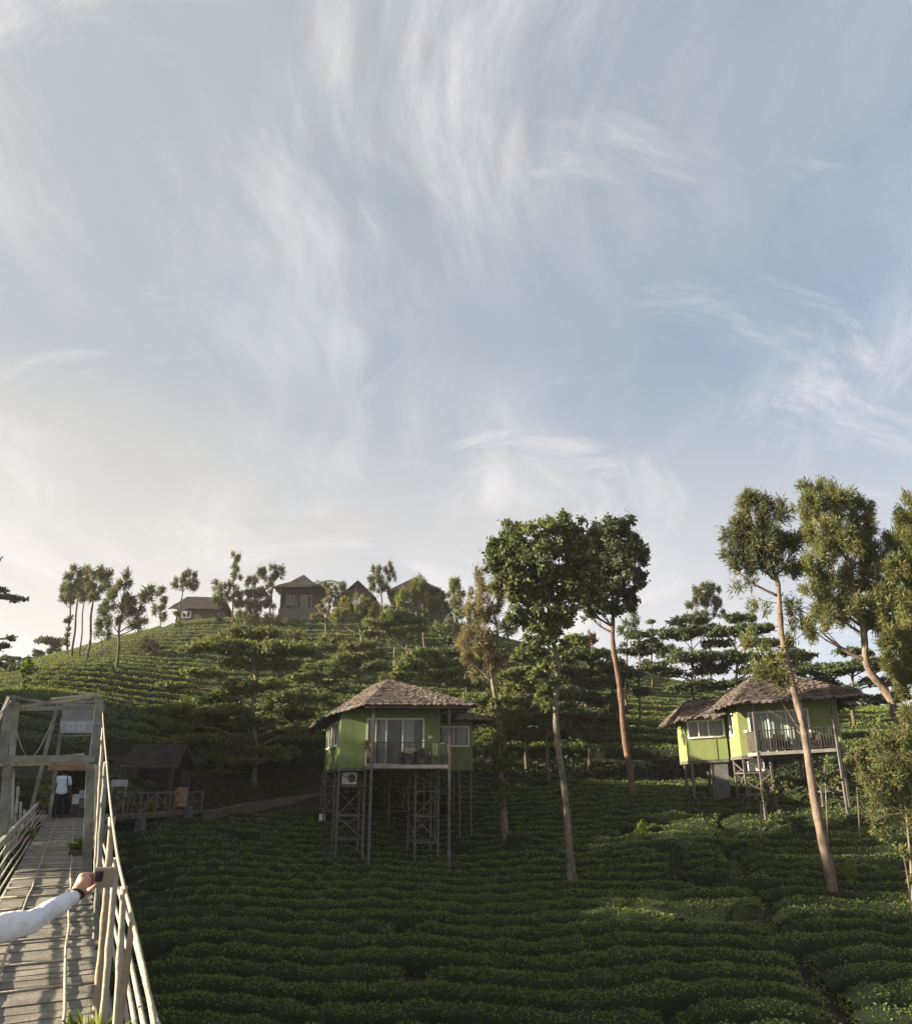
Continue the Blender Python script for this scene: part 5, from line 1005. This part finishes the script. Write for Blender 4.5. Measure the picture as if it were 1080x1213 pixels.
for a in (30.2, 33.2):
    for b in (-1.1, 1.2):
        q = B(a, b); mb = MB(); mb.beam((q[0], q[1], g1(q[0], q[1]) - .3), (q[0], q[1], z0 - .125), .16, up=(0, 1, 0)); mb.build('pile', M['grey_wood'], sh)
cs = empty('ticket_stand', B(30.5, .36)); tag(cs, 'dark stand with pale notices beside the person at the bridge end', 'stand')
z0 = -BH + BSL * 30
def bbox(u0, u1, v0, v1, z0_, z1_, name, mat, parent):
    mb = MB(); mb.hexa([B(u0, v0, z0_), B(u0, v1, z0_), B(u1, v1, z0_), B(u1, v0, z0_), B(u0, v0, z1_), B(u0, v1, z1_), B(u1, v1, z1_), B(u1, v0, z1_)]); return mb.build(name, M[mat], parent)
bbox(30.3, 30.8, .0, .72, z0, z0 + .62, 'body', 'wood_dark', cs); bbox(30.27, 30.299, .02, .26, z0 + .44, z0 + .78, 'notice', 'sign_letter', cs); bbox(30.32, 30.35, .22, .66, z0 + .63, z0 + .92, 'notice', 'sign_pale', cs)
for j in range(4): bbox(30.268, 30.298, .29, .70, z0 + .30 + .075 * j, z0 + .335 + .075 * j, 'slat', 'sign_dark', cs)
# planters along the rails
def planter(c, r, label, leaf='fern', hang=True):
    root = empty('planter', c - np.array([0, 0, r])); tag(root, label, 'planter', 'planters along the bridge rails')
    mb = MB(); an = np.arange(10) * 2 * np.pi / 10; prof = [(-1, .45), (-.6, .8), (0, 1.0), (.25, 1.0)]; V = [c + np.array([r * s * math.cos(a), r * s * math.sin(a), r * z_]) for z_, s in prof for a in an]
    mb.add(V, [(i * 10 + j, i * 10 + (j + 1) % 10, (i + 1) * 10 + (j + 1) % 10, (i + 1) * 10 + j) for i in range(3) for j in range(10)] + [tuple(range(10))[::-1], tuple(range(30, 40))]); mb.build('pot', M['pot'], root, smooth=True)
    n = 170; d = rng.normal(size=(n, 3)); d[:, 2] = np.abs(d[:, 2]) * .9 + .15; d /= np.linalg.norm(d, axis=1)[:, None]
    C = c + np.array([0, 0, r * .3]) + d * r * rng.uniform(.3, 1.3, n)[:, None]; Vv, fi, sz = leaves_mesh(C, d, r * .8, r * .2, .7, .75); link('leaves', mesh_arrays('leaves', Vv - np.array(wloc(root)), fi, sz), M[leaf], root)
planter(V_(31, 993, VL - .16), .16, 'yellow-green planter hanging on the left rail halfway along the bridge')
planter(V_(52, 953, VL - .08), .15, 'leafy planter on the left rail just before the standing person')
planter(V_(54, 939, VL - .08), .17, 'dark basket planter highest on the left rail by the far gate')
planter(V_(93, 1010, VR - .16), .19, 'tall bright planter on the right side of the deck before the near gate post', hang=False)
planter(V_(97.5, 968, VR + .02), .18, 'small planter on the right side of the deck near the bridge end')
planter(B(5.2, .28, h=.16), .17, 'low green planter behind the raised arm at the right of the deck')
M['fb_wood'] = surf_mat('brown_grey_timber', (.055, .045, .036), (.14, .118, .095), 4, .9, bump=.6)
# ------------------------------------------------------------------ small footbridge, hut and path beyond
fb = empty('footbridge', [*P(190, 962, 33.5)[:2], g1(*P(190, 962, 33.5)[:2])]); tag(fb, 'small timber footbridge with braced rails from the bridge end towards the balcony cottage', 'footbridge')
FP = [P(133, 967, 29.3), P(165, 966.5, 31.2), P(200, 964.5, 33.6), P(238, 961, 36.6)]
for p, q in zip(FP, FP[1:]):
    d = (q - p) / np.linalg.norm(q - p); n_ = np.array([-d[1], d[0], 0]); m_ = max(4, int(np.linalg.norm(q - p) / .3))
    for i in range(m_):
        a = p + (q - p) * (i / m_); b = p + (q - p) * ((i + .93) / m_); mb = MB(); z_ = np.array([0, 0, .05]); mb.hexa([a, b, b + n_ * 1.1, a + n_ * 1.1, a + z_, b + z_, b + n_ * 1.1 + z_, a + n_ * 1.1 + z_]); mb.build('deck_board', M['fb_wood'], fb)
    bar(fb, p - [0, 0, .06], q - [0, 0, .06], .09, 'fb_wood', 'stringer'); bar(fb, p + [0, 0, .92], q + [0, 0, .92], .07, 'fb_wood', 'rail'); bar(fb, p + [0, 0, .5], q + [0, 0, .5], .04, 'fb_wood', 'rail')
    bar(fb, p + n_ * 1.1 + [0, 0, .92], q + n_ * 1.1 + [0, 0, .92], .07, 'fb_wood', 'rail')
    mid = (p + q) / 2
    bar(fb, p + [0, 0, .06], mid + [0, 0, .92], .06, 'fb_wood'); bar(fb, mid + [0, 0, .92], q + [0, 0, .06], .06, 'fb_wood')
    for e in (p, mid): bar(fb, e - [0, 0, .05], e + [0, 0, 1.0], .08, 'fb_wood', 'rail_post'); bar(fb, e + n_ * 1.1 - [0, 0, .05], e + n_ * 1.1 + [0, 0, 1.0], .08, 'fb_wood', 'rail_post')
bar(fb, FP[-1] - [0, 0, .05], FP[-1] + [0, 0, 1.0], .09, 'fb_wood', 'rail_post')
for px in (170, 222):
    p = FP[1] + (FP[2] - FP[1]) * .12 if px == 170 else FP[3] * .6 + FP[2] * .4; z = g1(p[0], p[1]); mb = MB(); mb.beam((p[0], p[1], z - .2), (p[0], p[1], p[2] - .1), .16, up=(0, 1, 0)); mb.build('pile', M['fb_wood'], fb)
    mb = MB(); mb.hexa([np.array([p[0] + sx * s, p[1] - .15 + sy * s, zz]) for zz, s in ((z - .2, .24), (z + .95, .14)) for sx, sy in ((-1, -1), (1, -1), (1, 1), (-1, 1))]); mb.build('pier', M['concrete'], fb)
bx = P(213, 957, 34.6); root = empty('wooden_bin', bx); tag(root, 'upright brown wooden box standing on the small footbridge', 'bin')
for i in range(4):
    fr = frame(bx, (.8, .6), (-.6, .8)); mb = MB(); mb.box(fr, -.24 + i * .12, -.24 + i * .12 + .112, -.2, .2, .06, .86); mb.build('plank', M['wood_brown'], root)
fr = frame(bx, (.8, .6), (-.6, .8)); mb = MB(); mb.box(fr, -.27, .27, -.23, .23, .862, .91); mb.build('lid', M['wood_brown'], root)
# dirt path on to the cottage
M['path'] = surf_mat('packed_path', (.055, .048, .04), (.11, .095, .08), 3, .95, bump=.5)
pp = [P(236, 961, 36.8), P(262, 958.5, 39), P(300, 951, 42), P(340, 945, 43), P(385, 938.5, 43.6), P(415, 936, 43.2)]
ln, _ = smooth_line(pp, [1] * 6, 40); t = np.gradient(ln, axis=0); n_ = np.stack([-t[:, 1], t[:, 0], t[:, 0] * 0], 1); n_ /= np.linalg.norm(n_, axis=1)[:, None]
L_ = ln - n_ * .12; R_ = ln + n_ * .34; zt_ = np.maximum(ln[:, 2], G(ln[:, 0], ln[:, 1]) + .08); L_[:, 2] = zt_ + rng.normal(size=40) * .015; R_[:, 2] = zt_ + rng.normal(size=40) * .015
Lb = L_ - n_ * .06; Rb = R_ + n_ * .06; Lb[:, 2] = G(Lb[:, 0], Lb[:, 1]) - .2; Rb[:, 2] = G(Rb[:, 0], Rb[:, 1]) - .2
V = np.stack([Lb, L_, R_, Rb], 1).reshape(-1, 3); Q = [(i * 4 + j, i * 4 + j + 1, i * 4 + j + 5, i * 4 + j + 4) for i in range(39) for j in range(3)]; mb = MB(); mb.addq(V, np.array(Q)[:, ::-1]); tag(mb.build('path', M['path']), kind='structure')
# hut with a dark thatched roof above the footbridge
p0 = P(146, 908, 35.5); fr = frame(p0, (1, .12), (-.12, 1)); hz = g1(*fr(1.6, 1.5, 0)[:2]) - p0[2]
root = empty('hut', [*fr(1.6, 1.5, 0)[:2], g1(*fr(1.6, 1.5, 0)[:2])]); tag(root, 'small dark hut with a brown thatched roof above the little footbridge', 'hut')
thatched_roof(root, [(fr(0, -.6, 0), fr(2.7, -.6, 0), fr(.1, 1.2, 1.12), fr(2.6, 1.2, 1.12)), (fr(2.7, 3.2, 0), fr(0, 3.2, 0), fr(2.6, 1.2, 1.12), fr(.1, 1.2, 1.12))], 'thatch_dark')
for a, b in ((.3, -.3), (2.4, -.3), (.3, 2.9), (2.4, 2.9)): q = fr(a, b, 0); bar(root, (q[0], q[1], g1(q[0], q[1]) - .3), (q[0], q[1], p0[2] - .1), .12, 'wood_dark', 'hut_post')
wall(root, fr, (.3, 1.4), (2.4, 1.4), min(hz - .2, -1.8), -.12, 'shade_cloth'); wall(root, fr, (2.4, 1.4), (2.4, 2.9), min(hz - .2, -1.8), -.12, 'shade_cloth')
q0 = P(131, 932, 33); fr = frame(q0, (1, .1), (-.1, 1)); root = empty('notice_board', [q0[0], q0[1], g1(q0[0], q0[1])]); tag(root, 'pale grey board on a stand between the bridge gate and the hut', 'board')
mb = MB(); mb.box(fr, 0, .72, 0, .04, 0, .30); mb.build('board', M['sign_pale'], root)
for a in (.08, .64): q = fr(a, .06, 0); bar(root, (q[0], q[1], g1(q[0], q[1]) - .2), (q[0], q[1], q0[2] + .2), .05, 'grey_wood', 'leg')

# ------------------------------------------------------------------ people
M['skin'] = surf_mat('skin', (.36, .20, .14), (.46, .27, .19), 12, .5, bump=.1, spec=.35)
M['skin_dark'] = surf_mat('dark_skin', (.16, .085, .055), (.21, .115, .075), 12, .5, bump=.1)
M['shirt'] = surf_mat('pale_blue_shirt', (.50, .60, .72), (.60, .69, .78), 6, .85, bump=.3)
M['sleeve'] = surf_mat('white_sleeve', (.56, .59, .66), (.68, .70, .74), 7, .85, bump=.5, bump_scale=14, bdist=.03)
M['trousers'] = surf_mat('dark_trousers', (.014, .014, .018), (.032, .032, .038), 6, .9, bump=.3)
M['hair'] = surf_mat('black_hair', (.008, .007, .006), (.02, .017, .015), 30, .6, bump=.8)
M['shoe'] = surf_mat('dark_shoe', (.02, .018, .016), (.04, .036, .032), 10, .6)
M['phone'] = surf_mat('tan_phone_case', (.20, .165, .12), (.27, .225, .17), 6, .4, bump=.05)
M['phone_edge'] = surf_mat('pink_phone_edge', (.50, .36, .30), (.60, .45, .38), 6, .35)
M['black'] = surf_mat('black_plastic', (.01, .01, .012), (.025, .025, .028), 10, .3)
def capsules(name, chains, mat, parent, vox, smooth_it=4, folds=0):
    """one continuous body: tapered limbs merged into a single skin"""
    mb = MB()
    for ch in chains:
        pts = [np.asarray(c[:3], float) for c in ch]; rad = [c[3] for c in ch]
        for i in range(len(pts) - 1):
            a, b = pts[i], pts[i + 1]; n = max(2, int(np.linalg.norm(b - a) / (min(rad[i], rad[i + 1]) * .6)))
            for k_ in range(n + 1): f = k_ / n; mb.ball(a + (b - a) * f, rad[i] + (rad[i + 1] - rad[i]) * f, 10, 7, ch[0][4] if len(ch[0]) > 4 else (1, 1, 1))
    ob = mb.build(name, M[mat], parent)
    m = ob.modifiers.new('remesh', 'REMESH'); m.mode = 'VOXEL'; m.voxel_size = vox; m.use_smooth_shade = True
    s = ob.modifiers.new('smooth', 'SMOOTH'); s.factor = .5; s.iterations = smooth_it
    if folds:
        tx = bpy.data.textures.new(name + '_folds', 'CLOUDS'); tx.noise_scale = .07; tx.noise_depth = 2
        d_ = ob.modifiers.new('folds', 'DISPLACE'); d_.texture = tx; d_.strength = folds; d_.mid_level = .5; d_.texture_coords = 'LOCAL'
    return ob
# the person at the far end, seen from behind
fo = B(29.3, -.34); fz = fo[2] + .005
def L1(r, s, z): return [*(B(29.3 + r, -.34 + s)[:2]), fz + z]        # r away from us, s to our right
pr = empty('person', (fo[0], fo[1], fz)); tag(pr, 'person in pale blue shirt and dark trousers, seen from behind at the bridge end', 'person')
capsules('body', [[(*L1(0, 0, 1.38), .055), (*L1(.03, -.01, 1.47), .052), (*L1(.03, -.01, 1.55), .09), (*L1(.02, -.01, 1.60), .092)], [(*L1(0, 0, .95), .10), (*L1(0, 0, 1.15), .09), (*L1(0, 0, 1.33), .09)],
   [(*L1(0, -.17, 1.34), .05), (*L1(.10, -.26, 1.16), .042), (*L1(.27, -.13, 1.22), .034), (*L1(.34, -.06, 1.28), .035)], [(*L1(0, .17, 1.34), .05), (*L1(.02, .25, 1.08), .042), (*L1(.14, .22, .88), .033), (*L1(.18, .20, .80), .036)],
   [(*L1(0, -.09, .92), .08), (*L1(.02, -.10, .5), .055), (*L1(0, -.11, .08), .04)], [(*L1(0, .09, .92), .08), (*L1(.02, .10, .5), .055), (*L1(0, .11, .08), .04)]], 'skin_dark', pr, .014)
capsules('shirt', [[(*L1(0, -.14, 1.36), .075), (*L1(0, .14, 1.36), .075)], [(*L1(0, -.07, 1.30), .125), (*L1(0, -.06, 1.1), .125), (*L1(0, -.06, .90), .135)], [(*L1(0, .07, 1.30), .125), (*L1(0, .06, 1.1), .125), (*L1(0, .06, .90), .135)],
   [(*L1(0, -.17, 1.35), .07), (*L1(.06, -.235, 1.22), .066)], [(*L1(0, .17, 1.35), .07), (*L1(.012, .225, 1.17), .062)]], 'shirt', pr, .014)
capsules('trousers', [[(*L1(0, -.075, .92), .115), (*L1(.01, -.10, .5), .078), (*L1(0, -.11, .06), .062)], [(*L1(0, .075, .92), .115), (*L1(.01, .10, .5), .078), (*L1(0, .11, .06), .062)]], 'trousers', pr, .014)
capsules('hair', [[(*L1(.005, -.01, 1.575), .092), (*L1(-.012, -.01, 1.60), .095), (*L1(.02, -.01, 1.635), .088)]], 'hair', pr, .014)
for s in (-.11, .11): capsules('shoe', [[(*L1(-.03, s, .045), .045), (*L1(.14, s, .04), .042)]], 'shoe', pr, .012, 2)
bg_ = empty('shoulder_bag', L1(-.05, .22, .72)); tag(bg_, 'dark shoulder bag hanging at the right side of the person on the bridge', 'bag')
mb = MB(); mb.tube([L1(.10, .06, 1.40), L1(0, .10, 1.455), L1(-.145, .12, 1.30), L1(-.155, .17, 1.05), L1(-.12, .22, .86)], .022, 6); mb.build('strap', M['black'], bg_, smooth=True)
capsules('pouch', [[(*L1(-.06, .24, .72), .07), (*L1(.06, .26, .72), .07)], [(*L1(-.06, .24, .84), .06), (*L1(.06, .26, .84), .06)]], 'black', bg_, .014)
# the person taking a picture: the body stands just out of frame, the arm reaches in
HD = 4.0                                               # metres to the raised hand
wr = P(89, 1062, HD - .30); hand = P(101, 1050, HD - .26); elb = P(36, 1092, HD - .55); sho = P(-34, 1112, HD - .72)
pu = sho[0] * SB + sho[1] * CB; pv = sho[0] * CB - sho[1] * SB; dk = -BH + BSL * pu
uvd = np.array([SB, CB, 0]); vvd = np.array([CB, -SB, 0])
def Q_(s, r, z): return (sho * [1, 1, 0] + vvd * s + uvd * r + np.array([0, 0, dk + z]))
ph_ = empty('person', Q_(-.2, 0, .005)); tag(ph_, 'person in a white long sleeve stretching an arm out with a phone', 'person')
sh_z = sho[2] - dk
def tup(p, r): return (*p, r)
x_ = (hand - wr) / np.linalg.norm(hand - wr); f_ = np.array([.95, .25, 0.05]); f_ -= 0; f_ /= np.linalg.norm(f_); upv = np.array([0, 0, 1.0]); toc = np.array([.2, -1, 0.1]); toc /= np.linalg.norm(toc)
palm0 = P(92, 1056, HD - .28); palm = P(99, 1048, HD - .26)
S_ = HD * .9576 / F                                    # metres per photograph pixel at the hand
def HP(dx, dy, dd=0): return P(99 + dx, 1048 + dy, HD - .26 + dd)
chains = [[tup(wr, .026), tup(palm0, .033), tup(HP(-2, 2), .036), tup(HP(1, -3), .033)], [tup(HP(-4, 0), .028), tup(HP(-1, -8), .024)], [tup(HP(2, 3), .028), tup(HP(3, -4), .026)],
  # index, middle, ring, little finger: over the top and round the back of the phone; thumb along its lower edge
  [tup(HP(-2, -8), .0125), tup(HP(3, -12, .02), .0115), tup(HP(9, -12.4, .04), .0100), tup(HP(13, -11, .05), .0085)],
  [tup(HP(0, -6), .0125), tup(HP(5, -9.5, .05), .0115), tup(HP(11, -8.5, .07), .0100), tup(HP(15, -7, .07), .0085)],
  [tup(HP(1, -3), .012), tup(HP(6, -5.5, .06), .011), tup(HP(11, -4, .075), .0095), tup(HP(14, -3, .07), .0085)],
  [tup(HP(2, 0), .011), tup(HP(6, -2, .06), .010), tup(HP(10, -1, .07), .009), tup(HP(12, 0, .065), .008)],
  [tup(HP(-2, 6), .019), tup(HP(4, 8, -.02), .0145), tup(HP(10, 5, -.04), .012), tup(HP(14, 1.5, -.04), .010)],
  [tup(sho, .055), tup(elb, .042), tup(wr, .026)],
  [tup(Q_(-.2, 0, sh_z - .02), .10), tup(Q_(-.2, 0, 1.1), .13), tup(Q_(-.2, 0, .9), .14)], [tup(Q_(-.38, 0, sh_z), .055), tup(Q_(-.46, .05, 1.05), .042), tup(Q_(-.44, .22, .92), .03), tup(Q_(-.43, .3, .86), .035)],
  [tup(Q_(-.2, .01, sh_z + .05), .055), tup(Q_(-.2, .03, sh_z + .14), .052), tup(Q_(-.2, .04, sh_z + .22), .09), tup(Q_(-.2, .03, sh_z + .27), .092)], [tup(Q_(-.2, .12, sh_z + .215), .02), tup(Q_(-.2, .15, sh_z + .20), .014)],
  [tup(Q_(-.29, 0, .9), .09), tup(Q_(-.30, .02, .5), .06), tup(Q_(-.31, 0, .08), .04)], [tup(Q_(-.11, 0, .9), .09), tup(Q_(-.10, .02, .5), .06), tup(Q_(-.09, 0, .08), .04)]]
capsules('body', chains, 'skin', ph_, .0052, 3)
cuff = wr + (elb - wr) * .10
capsules('shirt', [[tup(sho, .072), tup(sho * .5 + elb * .5 + [0, 0, .005], .060), tup(elb, .055), tup(elb * .45 + cuff * .55, .045), tup(cuff, .038)], [tup(sho, .078), tup(Q_(-.38, 0, sh_z), .078)], [tup(Q_(-.13, 0, sh_z - .09), .125), tup(Q_(-.13, 0, .92), .14)], [tup(Q_(-.27, 0, sh_z - .09), .125), tup(Q_(-.27, 0, .92), .14)],
   [tup(Q_(-.39, 0, sh_z), .07), tup(Q_(-.46, .05, 1.05), .06), tup(Q_(-.445, .2, .93), .045)]], 'sleeve', ph_, .008, 3, .026)
capsules('trousers', [[tup(Q_(-.28, 0, .90), .118), tup(Q_(-.30, .01, .5), .08), tup(Q_(-.31, 0, .06), .062)], [tup(Q_(-.12, 0, .90), .118), tup(Q_(-.10, .01, .5), .08), tup(Q_(-.09, 0, .06), .062)]], 'trousers', ph_, .014)
capsules('hair', [[tup(Q_(-.2, .02, sh_z + .25), .097), tup(Q_(-.2, .0, sh_z + .28), .099), tup(Q_(-.2, .05, sh_z + .31), .09)]], 'hair', ph_, .014)
for s in (-.31, -.09): capsules('shoe', [[tup(Q_(s, -.03, .045), .045), tup(Q_(s, .14, .04), .042)]], 'shoe', ph_, .012, 2)
bd = (wr - palm0) / np.linalg.norm(wr - palm0); a = np.linspace(0, 2 * np.pi, 15); s1 = np.cross(bd, [0, 0, 1.]); s1 /= np.linalg.norm(s1); s2 = np.cross(bd, s1); cb = wr * .62 + palm0 * .38
mb = MB(); mb.tube([cb + (s1 * math.cos(t_) + s2 * math.sin(t_)) * .034 for t_ in a], .007, 6, cap=False); mb.build('bracelet', M['black'], ph_, smooth=True)
pc = P(123.5, 1040.5, HD - .24); root = empty('phone', pc - [0, 0, .05]); tag(root, 'phone in a tan case held up by the outstretched hand', 'phone')
fr = frame(pc, (.93, .28), (-.28, .93)); hw, hh_ = 9.2 * S_ * 1.08, 9.6 * S_
mb = MB(); mb.box(fr, -hw, hw, -.006, .004, -hh_, hh_); mb.build('case', M['phone'], root)
mb = MB(); mb.box(fr, -hw - .002, hw + .002, -.005, .003, hh_, hh_ + .007); mb.build('edge', M['phone_edge'], root)
mb = MB(); mb.box(fr, -hw + .004, -hw + .040, -.010, -.006, -hh_ + .03, hh_ - .012); mb.build('camera_bump', M['black'], root)
for zz in (.0, .022): mb = MB(); mb.ball(fr(-hw + .02, -.012, zz), .007, 8, 5); mb.build('lens', M['black'], root, smooth=True)

# ------------------------------------------------------------------ the morning haze
def haze():
    m, nt, N, L = new_mat('haze_air'); v = N('ShaderNodeVolumePrincipled'); v.inputs['Color'].default_value = (.93, .93, .92, 1); v.inputs['Density'].default_value = .00028; v.inputs['Anisotropy'].default_value = .3
    o = N('ShaderNodeOutputMaterial'); L(v.outputs[0], o.inputs['Volume'])
    mb = MB(); mb.hexa([np.array(c, float) for c in ((-2600, -700, -75), (2600, -700, -75), (2600, 3100, -75), (-2600, 3100, -75), (-2600, -700, 36), (2600, -700, 36), (2600, 3100, 36), (-2600, 3100, 36))])
    tag(mb.build('haze', m), kind='stuff')
haze()
